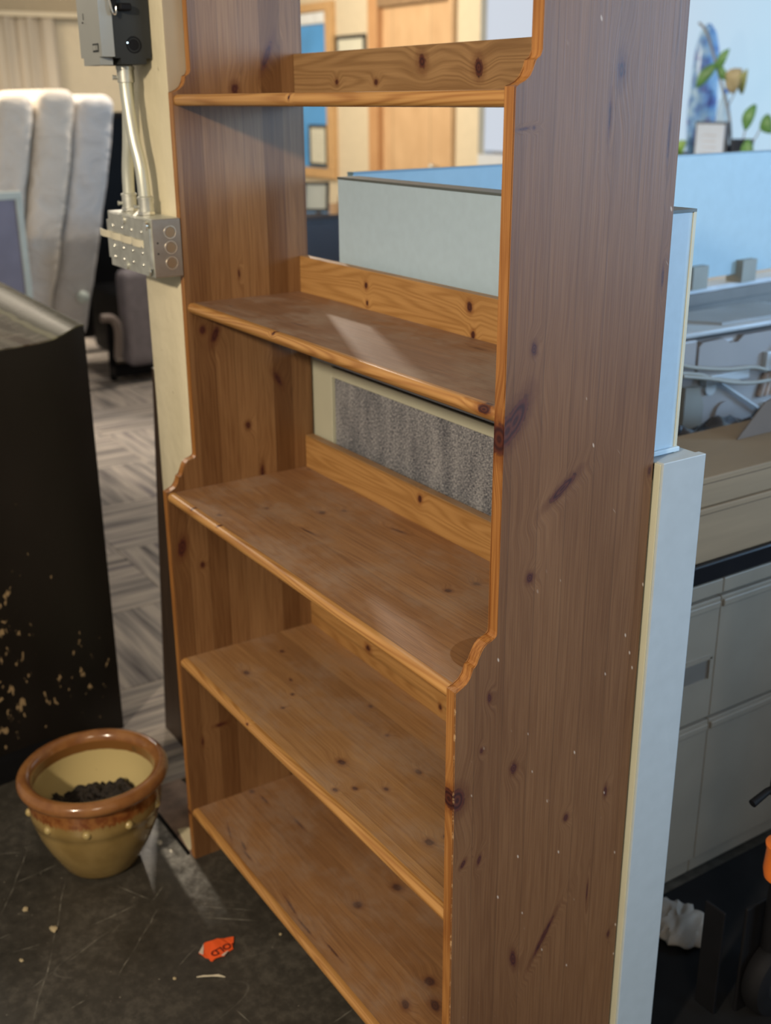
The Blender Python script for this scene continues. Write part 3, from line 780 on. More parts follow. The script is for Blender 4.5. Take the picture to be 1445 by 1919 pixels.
# blue cloth
b = bmesh.new()
for i in range(12):
    for j in range(8):
        pass
g = [[None] * 9 for _ in range(13)]
for i in range(13):
    for j in range(9):
        s, q = i / 12, j / 8
        g[i][j] = b.verts.new((0.246 + 0.012 * mnoise.noise(Vector((s * 4, q * 4, 1))) + 0.016 * math.sin(q * PI), 1.185 + s * 0.17 - 0.01 * math.sin(q * 5), 0.955 + q * 0.062 + 0.02 * s - 0.006 * math.cos(s * 9)))
for i in range(12):
    for j in range(8): b.faces.new((g[i][j], g[i + 1][j], g[i + 1][j + 1], g[i][j + 1]))
bl = obj('blue_cloth', b, plain('royal_blue_cloth', (0.02, 0.12, 0.42), 0.6, var=0.2), None, True)
sm = bl.modifiers.new('s', 'SOLIDIFY'); sm.thickness = 0.004
tag(bl, 'royal blue cloth lying over the latch of the grey machine', 'cloth')
# black plastic bag crumpled behind the boxes
b = bmesh.new()
N1, N2 = 46, 26
g = [[None] * N2 for _ in range(N1)]
for i in range(N1):
    for j in range(N2):
        s, q = i / (N1 - 1), j / (N2 - 1)
        p = Vector((s * 7, q * 3.5, 0.3))
        r = abs(mnoise.noise(p)) * 1.2 + abs(mnoise.noise(p * 2.3)) * 0.6
        g[i][j] = b.verts.new((0.415 - q * 0.165, 0.36 + s * 0.82, 0.785 + 0.105 * math.sin(PI * (0.15 + 0.75 * q)) * (1 - 0.25 * abs(s - 0.4)) + 0.04 * (r - 0.4)))
for i in range(N1 - 1):
    for j in range(N2 - 1): b.faces.new((g[i][j], g[i + 1][j], g[i + 1][j + 1], g[i][j + 1]))
# skirt to the desktop
bg_ = obj('plastic_bag', b, plain('glossy_black_film', (0.02, 0.02, 0.024), 0.16, var=0.3), None, True)
sm = bg_.modifiers.new('s', 'SOLIDIFY'); sm.thickness = 0.012; sm.offset = -1
tag(bg_, 'crumpled glossy black plastic bag between the cardboard boxes and grey machine', 'bag')

# crumpled cloth on the floor
b = bmesh.new()
vs = ball(b, (0.742, 0.385, 0.016), 1.0, (0.070, 0.062, 0.015), 56, 36)
for v in vs:
    p = Vector(((v.co.x - 0.742) * 62 + v.co.y * 30, v.co.y * 16 - v.co.x * 9, v.co.z * 10))
    d = 0.5 - abs(mnoise.noise(p)) * 1.6
    v.co += Vector((v.co.x - 0.742, v.co.y - 0.385, (v.co.z - 0.006) * 1.4)) * 0.20 * d
    v.co.z = max(v.co.z, 0.0048)
tag(obj('crumpled_cloth', b, plain('dirty_white_rag', (0.30, 0.27, 0.235), 0.9, var=0.15), None, True), 'crumpled off-white rag on the dark floor below the filing cabinets', 'cloth')

bm = BM(((0.655, 0.135, 0.0), (1.35, 1.3, 0.004), 0.001))  # dark sheet added to make the floor near-black here
tag(obj('floor_sheet', bm, plain('near_black_sheet', (0.006, 0.006, 0.0065), 0.85, var=0.3, spec=0.2), None), 'thin near-black sheet added over the floor in front of the filing cabinets', 'mat')
# hand truck at the bottom right
M_rubber = plain('black_rubber', (0.007, 0.007, 0.008), 0.7, var=0.3, spec=0.15)
M_orange = plain('orange_plastic', (0.72, 0.17, 0.02), 0.45)
ht = thing('hand_truck', 'black wheeled hand truck with orange collar at the lower right corner', 'hand truck', (0.99, 0.36, 0))
def wheel(cx, cy):
    b = bmesh.new()
    prof = [(0.045, -0.020), (0.062, -0.022), (0.074, -0.018), (0.080, -0.008), (0.080, 0.008), (0.074, 0.018), (0.062, 0.022), (0.045, 0.020), (0.045, -0.020)]
    lathe(b, (0, 0, 0), prof, 40)
    R = Matrix.Translation((cx, cy, 0.080)) @ Matrix.Rotation(PI / 2, 4, 'Y')
    b.transform(R)
    w = obj('wheel', b, M_rubber, ht, True)
    b = bmesh.new(); lathe(b, (0, 0, 0), [(0, 0.012), (0.03, 0.012), (0.036, 0.016), (0.046, 0.012), (0.046, -0.012), (0, -0.012)], 32); b.transform(R)
    obj('wheel_disc', b, plain('dark_grey_disc', (0.02, 0.02, 0.02), 0.6), w, True)
    b = bmesh.new(); lathe(b, (0, 0, 0), [(0, 0.036), (0.014, 0.036), (0.018, 0.030), (0.024, 0.028), (0.026, 0.012), (0, 0.010)], 32); b.transform(R)
    obj('hub', b, plain('pale_blue_grey_hub', (0.40, 0.43, 0.48), 0.35), w, True)
wheel(0.985, 0.375)
obj('toe_plate', BM(((0.90, 0.262, 0.012), (0.944, 0.268, 0.235), 0.002)), M_black, ht)
b = BM(((0.955, 0.30, 0.012), (0.962, 0.46, 0.24), 0.003)); obj('side_plate', b, M_black, ht)
b = bmesh.new(); tube(b, [(0.985, 0.345, 0.155), (0.985, 0.345, 0.95)], 0.017, 16); obj('post', b, M_black, ht, True)
b = bmesh.new(); lathe(b, (0.985, 0.345, 0), [(0.020, 0.30), (0.027, 0.305), (0.030, 0.32), (0.028, 0.36), (0.031, 0.372), (0.022, 0.376)], 24); obj('collar', b, M_orange, ht, True, 'orange collar')
b = bmesh.new(); tube(b, [(0.985, 0.33, 0.50), (0.98, 0.285, 0.498), (0.98, 0.250, 0.488)], 0.006, 10, radii=[0.008, 0.006, 0.007]); cyl(b, (0.983, 0.30, 0.505), (0, 0, 1), 0.008, 0.03, 12)
obj('lever', b, M_black, ht, True)

# ================================================================== ELECTRICAL GEAR on the column
jb = thing('junction_box', 'galvanised steel junction box with round knockouts screwed to the cream column', 'electrical box', (-0.11, -0.262, 1.268))
JX0, JX1, JY0, JY1, JZ0, JZ1 = -0.222, 0.001, -0.318, -0.2625, 1.266, 1.370
b = BM(((JX0, JY0, JZ0), (JX1, JY1, JZ1), 0.0015)); 
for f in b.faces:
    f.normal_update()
    if f.normal.x > 0.8: f.material_index = 1  # right face takes a darker, browner copy of the steel
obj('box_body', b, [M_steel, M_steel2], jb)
b = bmesh.new(); box(b, (JX0 + 0.002, JY0 - 0.004, JZ0 + 0.002), (JX1 - 0.004, JY0 + 0.0005, JZ1 - 0.002), 0.0)
bmesh.ops.bevel(b, geom=[e for e in b.edges if abs(e.verts[0].co.y - e.verts[1].co.y) > 0.003], offset=0.014, segments=4, affect='EDGES')
cover = obj('cover_plate', b, M_steel, jb)
b = bmesh.new()
for i in range(4):
    for z in (1.345, 1.319, 1.307, 1.286):
        ball(b, (-0.185 + i * 0.048, JY0 - 0.004, z), 0.0032, u=8, v=6)
obj('bump', b, M_bright, cover, True)['kind'] = 'stuff'
b = bmesh.new()
g = []
for i in range(25):
    s = i / 24
    x = -0.258 + s * 0.222
    z = 1.328 - 0.004 * s
    y = JY0 - 0.0052 - 0.0035 * abs(math.sin(s * PI * 4))
    g.append((b.verts.new((x, y, z - 0.007)), b.verts.new((x, y, z + 0.006)), b.verts.new((x, y + 0.002, z + 0.006)), b.verts.new((x, y + 0.002, z - 0.007))))
for a, c in zip(g, g[1:]):
    for k in range(4): b.faces.new((a[k], a[(k + 1) % 4], c[(k + 1) % 4], c[k]))
b.faces.new(g[0]); b.faces.new(g[-1][::-1])
obj('tape_strip', b, M_tape, jb)
for (x, z) in [(-0.014, 1.358), (-0.125, 1.360), (-0.014, 1.277), (-0.125, 1.276)]:
    b = bmesh.new(); cyl(b, (x, JY0 - 0.0055, z), (0, 1, 0), 0.0075, 0.0035, 16); box(b, (x - 0.006, JY0 - 0.0085, z - 0.001), (x + 0.006, JY0 - 0.0065, z + 0.001))
    obj('screw', b, M_bright if z > 1.3 else M_steel, jb, True)
for z in (1.346, 1.319, 1.291):
    b = bmesh.new(); lathe(b, (0, 0, 0), [(0.0, 0.0008), (0.0085, 0.0008), (0.0088, 0.0002)], 28); b.transform(Matrix.Translation((JX1 - 0.0001, -0.284, z)) @ Matrix.Rotation(PI / 2, 4, 'Y'))
    ko = obj('knockout', b, M_copper, jb, True)
    b = bmesh.new(); lathe(b, (0, 0, 0), [(0.0098, 0.0002), (0.0103, 0.0016), (0.0118, 0.0016), (0.0124, 0.0002)], 28)
    b.transform(Matrix.Translation((JX1 - 0.0001, -0.284, z)) @ Matrix.Rotation(PI / 2, 4, 'Y'))
    obj('knockout_rim', b, M_bright, ko, True)  # brighter metal puts the rim's highlight into its colour
for z in (1.328, 1.309):
    b = bmesh.new(); cyl(b, (JX1, -0.309, z), (1, 0, 0), 0.0018, 0.0008, 10); obj('screw_hole', b, M_hole, jb)

dc = thing('disconnect_box', 'dark grey safety switch box with lighter cover, high on the cream column', 'electrical box', (-0.13, -0.262, 1.628))
X0, X1 = -0.185, -0.078
def rbox_x(x0, x1, y0, y1, z0, z1, r, name, mat, parent, ax='x'):
    b = bmesh.new(); box(b, (x0, y0, z0), (x1, y1, z1))
    bmesh.ops.bevel(b, geom=[e for e in b.edges if abs(e.verts[0].co[AX[ax]] - e.verts[1].co[AX[ax]]) > 0.015], offset=r, segments=4, affect='EDGES')
    return obj(name, b, mat, parent, True)
body = rbox_x(X0, X1, -0.330, -0.2625, 1.630, 1.90, 0.010, 'box_body', M_darkbox, dc)
cv = rbox_x(X0 - 0.001, X1 + 0.001, -0.354, -0.3305, 1.629, 1.905, 0.013, 'cover', M_greycover, dc, 'y')
b = bmesh.new(); lathe(b, (0, 0, 0), [(0.0, 0.0006), (0.0095, 0.0006), (0.0097, 0.0)], 28); lathe(b, (0, 0, 0), [(0.0115, 0.0), (0.012, 0.0012), (0.0135, 0.0012), (0.014, 0.0)], 28)
b.transform(Matrix.Translation((X1 + 0.0001, -0.294, 1.662)) @ Matrix.Rotation(PI / 2, 4, 'Y')); obj('knockout', b, M_black, dc, True)
b = bmesh.new(); cyl(b, (X1, -0.306, 1.665), (1, 0, 0), 0.0016, 0.003, 8); obj('rivet', b, M_bright, dc)
b = BM(((-0.118, -0.3552, 1.650), (-0.090, -0.3542, 1.664), 0.0003)); pl = obj('name_plate', b, M_darkbox, dc)
b = bmesh.new()
box(b, (-0.1155, -0.3557, 1.653), (-0.105, -0.3551, 1.661)); box(b, (-0.1035, -0.3557, 1.653), (-0.1015, -0.3551, 1.661)); box(b, (-0.0995, -0.3557, 1.653), (-0.0975, -0.3551, 1.661)); box(b, (-0.0955, -0.3557, 1.653), (-0.0925, -0.3551, 1.661))
obj('plate_mark', b, M_greycover, pl)
b = bmesh.new(); cyl(b, (-0.16, -0.3548, 1.70), (0, 1, 0), 0.0015, 0.0015, 8); box(b, (-0.157, -0.3545, 1.704), (-0.155, -0.3540, 1.715)); obj('cover_mark', b, M_darkbox, dc)
b = bmesh.new()
tube(b, spline([(X1 + 0.004, -0.336, 1.742), (X1 + 0.010, -0.334, 1.722), (X1 + 0.010, -0.330, 1.710), (X1 + 0.007, -0.324, 1.716), (X1 + 0.004, -0.326, 1.742)], 5), 0.0020, 8)
obj('hasp', b, M_bright, dc, True)
b = BM(((X1 - 0.002, -0.320, 1.716), (X1 + 0.016, -0.298, 1.728), 0.003), ((X1 - 0.002, -0.332, 1.712), (X1 + 0.008, -0.322, 1.76), 0.002)); obj('switch_lever', b, M_black, dc)

def conduit(pts, label, ya, topc, botc):
    c = thing('conduit', label, 'pipe', pts[-1], 'conduits between the two electrical boxes')
    b = bmesh.new(); tube(b, spline(pts, 10), 0.0114, 20); obj('pipe', b, M_conduit, c, True)
    for z0, z1, p in ((topc, topc + 0.03, pts[0]), (botc, botc + 0.028, pts[-1])):
        b = bmesh.new(); lathe(b, (p[0], p[1], 0), [(0.0116, z0), (0.0138, z0 + 0.001), (0.0138, z0 + 0.022), (0.0150, z0 + 0.0225), (0.0150, z1 - 0.002), (0.0116, z1)], 24)
        b2 = b
        q = obj('coupling', b, M_steel, c, True)
        b = bmesh.new(); cyl(b, (p[0] - 0.004, p[1] - 0.015, z0 + 0.009), (0.2, 1, 0), 0.003, 0.010, 10); cyl(b, (p[0] - 0.005, p[1] - 0.020, z0 + 0.009), (0.2, 1, 0), 0.0045, 0.002, 10)
        obj('set_screw', b, M_steel, q, True)
    p = pts[-1]
    b = bmesh.new(); lathe(b, (p[0], p[1], 0), [(0.0102, 1.3712), (0.0165, 1.3712), (0.0165, 1.3765), (0.0102, 1.3775)], 8); obj('locknut', b, M_bright, c)
    return c
conduit([(-0.158, -0.281, 1.628), (-0.160, -0.281, 1.58), (-0.170, -0.283, 1.50), (-0.182, -0.285, 1.44), (-0.184, -0.286, 1.372)], 'left zinc conduit dropping from the switch box to the junction box', -0.28, 1.600, 1.376)
conduit([(-0.118, -0.300, 1.628), (-0.117, -0.300, 1.58), (-0.106, -0.298, 1.51), (-0.090, -0.294, 1.45), (-0.086, -0.292, 1.372)], 'right zinc conduit, bowed to the right, above the junction box', -0.29, 1.600, 1.376)

# ================================================================== BLACK CABINET at left
def worn_black():
    t = NT('worn_black_paint')
    P = t.coord()
    n1 = t.noise(t.scale(P, (1, 1, 0.4)), 5, 4)
    col_ = t.ramp(n1, [(0.3, (0.005, 0.004, 0.0032)), (0.7, (0.010, 0.0072, 0.0055))])
    xyz = t.sep(P)
    low = t.mr(xyz[2], 0.15, 0.85, 0.10, -0.04)
    ly = t.mr(xyz[1], -0.55, -0.30, 0.03, -0.02)
    v = t.noise(t.scale(P, (1, 1.0, 0.5)), 60, 3, 0.55)
    keep = t.noise(P, 8, 2)
    m_ = t.mr(t.math('ADD', v, t.math('MULTIPLY', t.math('ADD', low, t.math('ADD', ly, t.math('MULTIPLY', t.math('SUBTRACT', keep, 0.5), 0.25))), 1.0)), 0.755, 0.785)
    col_ = t.mix(m_, col_, (0.30, 0.21, 0.11, 1))
    t.bump(t.math('MULTIPLY', m_, -1), 0.5, 0.001)
    return t.out(col_, t.mr(n1, 0.3, 0.7, 0.35, 0.5), 0, 0.35)
def bronze_top():
    t = NT('tarnished_metal_top')
    P = t.coord()
    n1 = t.noise(t.scale(P, (0.35, 2.6, 1)), 5.0, 2, 0.45, 0.4)
    n2 = t.noise(P, 30, 4)
    col_ = t.ramp(n1, [(0.3, (0.03, 0.024, 0.017)), (0.44, (0.12, 0.11, 0.085)), (0.54, (0.06, 0.042, 0.028)), (0.64, (0.17, 0.155, 0.125))])
    col_ = t.mix(t.mr(n2, 0.55, 0.7, 0, 0.3), col_, (0.30, 0.27, 0.22, 1))
    yy = t.math('ADD', t.sep(P)[1], t.math('MULTIPLY', t.math('SUBTRACT', t.noise(P, 6, 2), 0.5), 0.03))
    col_ = t.mix(t.mr(yy, -0.352, -0.345, 0.0, 0.75), col_, (0.055, 0.055, 0.032, 1))
    col_ = t.mix(t.math('MULTIPLY', t.mr(yy, -0.350, -0.343), t.mr(yy, -0.335, -0.328, 0.6, 0.0)), col_, (0.26, 0.25, 0.16, 1))
    return t.out(col_, 0.26, 0.0, 0.06)
M_worn = worn_black(); M_bronze = bronze_top()
cb = thing('black_chest', 'black chest with chipped paint and tarnished scooped top, left of the bookcase', 'chest', (-1.2, -0.6, 0))
Px, Py = -0.605, -0.263
def fx(y): return Px + 0.12 * (Py - y)
prof = [(-0.263, 1.078), (-0.270, 1.0795), (-0.283, 1.077), (-0.300, 1.070), (-0.320, 1.062), (-0.345, 1.0555), (-0.38, 1.0515), (-0.43, 1.0500), (-0.50, 1.0485), (-0.62, 1.0475), (-0.80, 1.0475)]
b = bmesh.new()
poly = [(Py, 0.0), *prof, (-0.80, 0.0)]
A = [b.verts.new((fx(y), y, z)) for y, z in poly]; B_ = [b.verts.new((-1.95, y + 0.035 * 1, z)) for y, z in poly]
b.faces.new(A); b.faces.new(B_[::-1])
for i in range(len(poly)): b.faces.new((A[i], A[(i + 1) % len(poly)], B_[(i + 1) % len(poly)], B_[i]))
obj('body', b, M_worn, cb)
b = bmesh.new()
th = 0.004
top = [(y, z + 0.0003) for y, z in prof]
rows = []
for (xo, dy) in ((0.004, 0.0), (-1.95, 0.035)):
    rows.append(([b.verts.new(((fx(y) + xo) if dy == 0 else xo, y + dy, z)) for y, z in top], [b.verts.new(((fx(y) + xo) if dy == 0 else xo, y + dy, z + th)) for y, z in top]))
(l0, u0), (l1, u1) = rows
for i in range(len(top) - 1):
    b.faces.new((u0[i], u0[i + 1], u1[i + 1], u1[i])); b.faces.new((l0[i + 1], l0[i], l1[i], l1[i + 1]))
    b.faces.new((l0[i], l0[i + 1], u0[i + 1], u0[i])); b.faces.new((l1[i + 1], l1[i], u1[i], u1[i + 1]))
b.faces.new((l0[0], u0[0], u1[0], l1[0])); b.faces.new((l0[-1], l1[-1], u1[-1], u0[-1]))
obj('top_sheet', b, M_bronze, cb, True, 'tarnished metal top sheet')
b = bmesh.new()
A = [b.verts.new(p) for p in ((-0.60, -0.46, 0.0), (-0.545, -0.46, 0.0), (-0.50, -0.80, 0.0), (-0.58, -0.80, 0.0))]
B_ = [b.verts.new(v.co + Vector((0, 0, 0.055))) for v in A]
b.faces.new(A[::-1]); b.faces.new(B_)
for i in range(4): b.faces.new((A[i], A[(i + 1) % 4], B_[(i + 1) % 4], B_[i]))
obj('plinth', b, M_black, cb)

# ================================================================== POT
def pot_mat():
    t = NT('glazed_stoneware')
    P = t.coord(); z = t.sep(P)[2]
    n1 = t.noise(P, 60, 3); n2 = t.noise(t.scale(P, (1, 1, 0.12)), 150, 2)
    n3 = t.noise(P, 14, 3)
    base = t.mix(t.mr(n3, 0.3, 0.7), (0.235, 0.155, 0.050, 1), (0.32, 0.22, 0.080, 1))
    zz = t.math('ADD', z, t.math('MULTIPLY', t.math('SUBTRACT', n2, 0.5), 0.022))
    drip = t.mr(zz, 0.168, 0.178)
    brown = t.mix(t.mr(n1, 0.35, 0.65), (0.16, 0.048, 0.012, 1), (0.26, 0.105, 0.028, 1))
    col_ = t.mix(drip, base, brown)
    rim = t.mr(z, 0.206, 0.214)
    col_ = t.mix(rim, col_, t.mix(t.mr(t.noise(P, 22, 3), 0.3, 0.7), (0.19, 0.075, 0.026, 1), (0.29, 0.13, 0.042, 1)))
    return t.out(col_, 0.16, 0, 0.6)
def pot_in():
    t = NT('cream_inner_glaze')
    P = t.coord(); z = t.sep(P)[2]
    zz = t.math('ADD', z, t.math('MULTIPLY', t.math('SUBTRACT', t.noise(P, 50, 2), 0.5), 0.004))
    col_ = t.mix(t.mr(zz, 0.196, 0.2), (0.56, 0.45, 0.21, 1), (0.20, 0.09, 0.025, 1))
    sp = t.mr(t.noise(P, 38, 2), 0.70, 0.74)
    col_ = t.mix(t.math('MULTIPLY', sp, 0.8), col_, (0.14, 0.08, 0.03, 1))
    return t.out(col_, 0.25, 0, 0.5)
pc = (-0.118, -0.497, 0)
pot = thing('flower_pot', 'glazed tan and brown stoneware flower pot holding old soil, on the dark floor', 'pot', pc)
b = bmesh.new()
lathe(b, pc, [(0.0, 0.004), (0.060, 0.004), (0.066, 0.0), (0.076, 0.002), (0.084, 0.012), (0.099, 0.040), (0.114, 0.070), (0.126, 0.100), (0.1335, 0.127), (0.1360, 0.141), (0.1385, 0.144), (0.1405, 0.160), (0.1405, 0.180), (0.1390, 0.200),
              (0.140, 0.207), (0.149, 0.208), (0.156, 0.213), (0.159, 0.221), (0.1575, 0.230), (0.151, 0.237), (0.142, 0.239), (0.134, 0.236), (0.1285, 0.229), (0.1265, 0.220)], 96)
obj('pot_body', b, pot_mat(), pot, 'all')
b = bmesh.new()
lathe(b, pc, [(0.1265, 0.220), (0.1265, 0.205), (0.1275, 0.19), (0.124, 0.150), (0.110, 0.105), (0.095, 0.06), (0.08, 0.03), (0.0, 0.025)], 96)
obj('inner_glaze', b, pot_in(), pot, 'all', 'cream glaze inside')
M_knob = plain('mustard_glaze_drop', (0.42, 0.32, 0.13), 0.15)
for k in range(10):
    a = 2 * PI * k / 10 + 0.16
    b = bmesh.new(); ball(b, (pc[0] + 0.1385 * math.cos(a), pc[1] + 0.1385 * math.sin(a), 0.160), 0.009, (1, 1, 1.05), 14, 10)
    obj('glaze_stud', b, M_knob, pot, 'all')
b = bmesh.new()
N = 40
for i in range(N):
    for j in range(N):
        pass
gr = {}
for i in range(N + 1):
    for j in range(N + 1):
        x, y = (i / N - .5) * 0.235, (j / N - .5) * 0.235
        if x * x + y * y < 0.115 ** 2:
            h = 0.135 + 0.028 * (x * 0.54 - y * -0.1) / 0.1 + 0.030 * mnoise.noise(Vector((x * 22, y * 22, 2))) + 0.018 * mnoise.noise(Vector((x * 70, y * 70, 5))) + 0.010 * mnoise.noise(Vector((x * 160, y * 160, 8)))
            gr[i, j] = b.verts.new((pc[0] + x, pc[1] + y, h))
for (i, j), v in list(gr.items()):
    if all(k in gr for k in ((i + 1, j), (i + 1, j + 1), (i, j + 1))): b.faces.new((v, gr[i + 1, j], gr[i + 1, j + 1], gr[i, j + 1]))
so = obj('soil', b, plain('dry_black_soil', (0.018, 0.013, 0.009), 0.85, var=0.6, nscale=120), pot); so['kind'] = 'stuff'

# ================================================================== LITTER on the floor
M_tag = plain('fluorescent_orange_paper', (0.90, 0.115, 0.02), 0.55, var=0.05)
tg = thing('sold_tag', 'torn fluorescent orange paper tag lettered OLD, lying on the dark floor', 'tag', (0.283, -0.407, 0))
# outline taken in tag axes: e1 runs left-to-right of the picture, e2 towards the camera
def on_floor(px, py):
    """tag-plane coordinates (cm-like units of the close-up) -> floor"""
    e1 = Vector((0.00060, 0.00093, 0)); e2 = Vector((0.00144, -0.00094, 0))
    return Vector((0.283, -0.407, 0)) + e1 * (px - 48) + e2 * (py - 41)
outl = [(21, 33), (24.5, 31), (35, 29), (44, 25), (55, 24), (66, 22), (72.5, 22.5), (74, 32), (73, 38), (75.5, 42), (71, 45), (67, 47), (62, 54), (56, 54.5), (48, 56.5), (43, 61), (39, 60), (35, 56), (29, 55), (23, 52), (16, 49), (19, 41)]
b = bmesh.new()
vs = [b.verts.new(on_floor(px, py) + Vector((0, 0, 0.0022 + 0.0015 * math.sin(px * 0.15 + py * 0.1)))) for px, py in outl]
f = b.faces.new(vs); bmesh.ops.triangulate(b, faces=[f])
r = bmesh.ops.extrude_face_region(b, geom=b.faces[:])
for v in [q for q in r['geom'] if isinstance(q, bmesh.types.BMVert)]: v.co.z -= 0.0012
obj('paper', b, M_tag, tg)
for poly_ in ([(16, 49), (19, 41), (21, 34.5), (23.5, 44), (24.5, 52.5), (20, 51)], [(56, 54.2), (60, 50.5), (66, 46.5), (68.5, 46.5), (66, 49), (62, 54)]):
    b = bmesh.new(); vs = [b.verts.new(on_floor(px, py) + Vector((0, 0, 0.0042))) for px, py in poly_]; b.faces.new(vs)
    obj('torn_edge', b, plain('torn_paper_fibre', (0.62, 0.50, 0.40), 0.9), tg, label='pale torn fibres')
def letter_mesh(txt, origin, ang_, size):
    cu = bpy.data.curves.new('t', 'FONT'); cu.body = txt; cu.size = size; cu.extrude = 0.00015; cu.align_x = 'CENTER'; cu.align_y = 'CENTER'; cu.offset = size * 0.018
    ob = bpy.data.objects.new('t', cu); COL.objects.link(ob)
    dg = bpy.context.evaluated_depsgraph_get()
    me = bpy.data.meshes.new_from_object(ob.evaluated_get(dg))
    bpy.data.objects.remove(ob)
    b_ = bmesh.new(); b_.from_mesh(me); b_.transform(Matrix.Translation(origin) @ Matrix.Rotation(ang_, 4, 'Z'))
    return b_
# picture-right on the floor runs along (0.35, 0.94); the word is upside down to the camera
d_ = (on_floor(70, 34) - on_floor(42, 49)); a_ = math.atan2(d_.y, d_.x) + PI
b = letter_mesh('OLD', on_floor(54, 44.5) + Vector((0, 0, 0.0046)), a_, 0.0215)
obj('lettering', b, plain('dark_red_black_print', (0.10, 0.01, 0.006), 0.6), tg, label='black letters OLD upside down')
b = bmesh.new()
vs = [b.verts.new(on_floor(px, py) + Vector((0, 0, 0.0046))) for px, py in ((71, 35.5), (74, 34), (74.5, 36), (72, 37))]; b.faces.new(vs)
obj('letter_fragment', b, plain('print_fragment', (0.10, 0.01, 0.006), 0.6), tg)

b = bmesh.new(); tube(b, [(0.332, -0.474, 0.003), (0.338, -0.462, 0.004), (0.345, -0.449, 0.0035), (0.352, -0.438, 0.004), (0.361, -0.428, 0.002)], 0.002, 6, radii=[0.001, 0.0018, 0.0016, 0.0026, 0.0008])
tag(obj('wood_splinter', b, plain('pale_splinter', (0.55, 0.49, 0.36), 0.8), None, True), 'pale wood splinter on the dark floor in front of the orange tag', 'splinter')
M_crumb = plain('tan_crumb', (0.42, 0.34, 0.20), 0.9)
crumbs = [((-0.04, -0.69), 0.008, 'small pale chip on the floor nearest the left edge of the picture'), ((0.05, -0.66), 0.010, 'larger tan chip on the floor below the flower pot'), ((0.10, -0.74), 0.005, 'tiny tan crumb near the lower left corner of the picture'),
          ((0.315, -0.285), 0.004, 'tiny pale crumb on the floor just below the bottom shelf'), ((0.31, -0.51), 0.004, 'tiny pale crumb to the left of the wood splinter')]
for (x, y), r, lab in crumbs:
    b = bmesh.new(); vs = ball(b, (x, y, r * 0.3), r, (1, 0.7, 0.35), 8, 6)
    for v in vs: v.co += Vector((rnd.uniform(-1, 1), rnd.uniform(-1, 1), 0)) * r * 0.25
    tag(obj('floor_chip', b, M_crumb, None, True), lab, 'debris', 'chips littering the dark floor')
# plaster crumbs along the threshold
for (x, y), r, lab in [((-0.095, -0.372), 0.008, 'white plaster lump on the floor left of the bookcase foot'), ((-0.055, -0.362), 0.005, 'small white plaster lump nearest the bookcase foot'), ((-0.20, -0.338), 0.005, 'small white plaster lump beside the flower pot')]:
    b = bmesh.new(); vs = ball(b, (x, y, r * 0.4), r, (1, 0.8, 0.5), 8, 6)
    for v in vs: v.co += Vector((rnd.uniform(-1, 1), rnd.uniform(-1, 1), 0)) * r * 0.25
    tag(obj('plaster_lump', b, plain('white_plaster', (0.7, 0.68, 0.6), 0.9), None, True), lab, 'debris', 'plaster lumps by the threshold')

# ================================================================== FAR LEFT: wrapped mattresses, panel, chair, curtain
def mat_fabric(name, c):
    t = NT(name)
    P = t.coord()
    n1 = t.noise(t.scale(P, (1, 1, 1.6)), 6, 4, 0.6, 0.8)
    col_ = t.ramp(n1, [(0.3, tuple(x * 0.82 for x in c)), (0.7, c)])
    t.bump(n1, 0.6, 0.05)
    return t.out(col_, 0.6)
M_mat = mat_fabric('wrapped_off_white_fabric', (0.70, 0.62, 0.52))
M_mat2 = mat_fabric('wrapped_grey_white_plastic', (0.62, 0.59, 0.56))
def mattress(yc_top, yc_bot, w, ztop, zbot, x0, x1, label, mt, tilt=0.0):
    b = bmesh.new()
    vs = box(b, (x0, -w / 2, zbot), (x1, w / 2, ztop), w * 0.30, 5)
    bmesh.ops.subdivide_edges(b, edges=[e for e in b.edges if abs(e.verts[0].co.z - e.verts[1].co.z) > 0.5], cuts=14)
    for v in b.verts:
        s = (v.co.z - zbot) / (ztop - zbot)
        v.co.y += yc_bot + (yc_top - yc_bot) * s + 0.02 * math.sin(s * PI) + 0.010 * mnoise.noise(v.co * 7)
        v.co.x += 0.012 * mnoise.noise(v.co * 6 + Vector((5, 5, 5))) + tilt * (v.co.y - yc_bot)
    m_ = thing('mattress', label, 'mattress', ((x0 + x1) / 2, yc_bot, 0), 'wrapped mattresses standing on edge')
    obj('wrapped_pad', b, mt, m_, True)
    for yy in (-w * 0.25, w * 0.25):
        b = bmesh.new(); tube(b, [(x1 - 0.12, yc_bot + yy, 0.0075), (x1 - 0.12, yc_bot + yy, zbot + 0.10)], 0.014, 10); obj('leg', b, M_black, m_, True)
    return m_
ma = mattress(1.10, 0.80, 0.235, 1.60, 0.30, -5.1, -4.2, 'rightmost wrapped mattress with a pale round knob on its edge', M_mat2)
mattress(0.862, 0.556, 0.212, 1.625, 0.30, -5.0, -4.1, 'middle wrapped mattress, leaning between two others', M_mat)
mattress(0.63, 0.325, 0.205, 1.60, 0.30, -4.95, -4.05, 'leftmost wrapped mattress, cut by the left edge of the picture', M_mat)
b = bmesh.new(); ball(b, (-4.17, 0.905, 0.55), 0.035, (0.8, 1, 1), 16, 12); cyl(b, (-4.20, 0.905, 0.545), (1, 0, 0), 0.022, 0.06, 14)
obj('knob', b, plain('pale_mint_knob', (0.55, 0.62, 0.57), 0.35), ma, True)

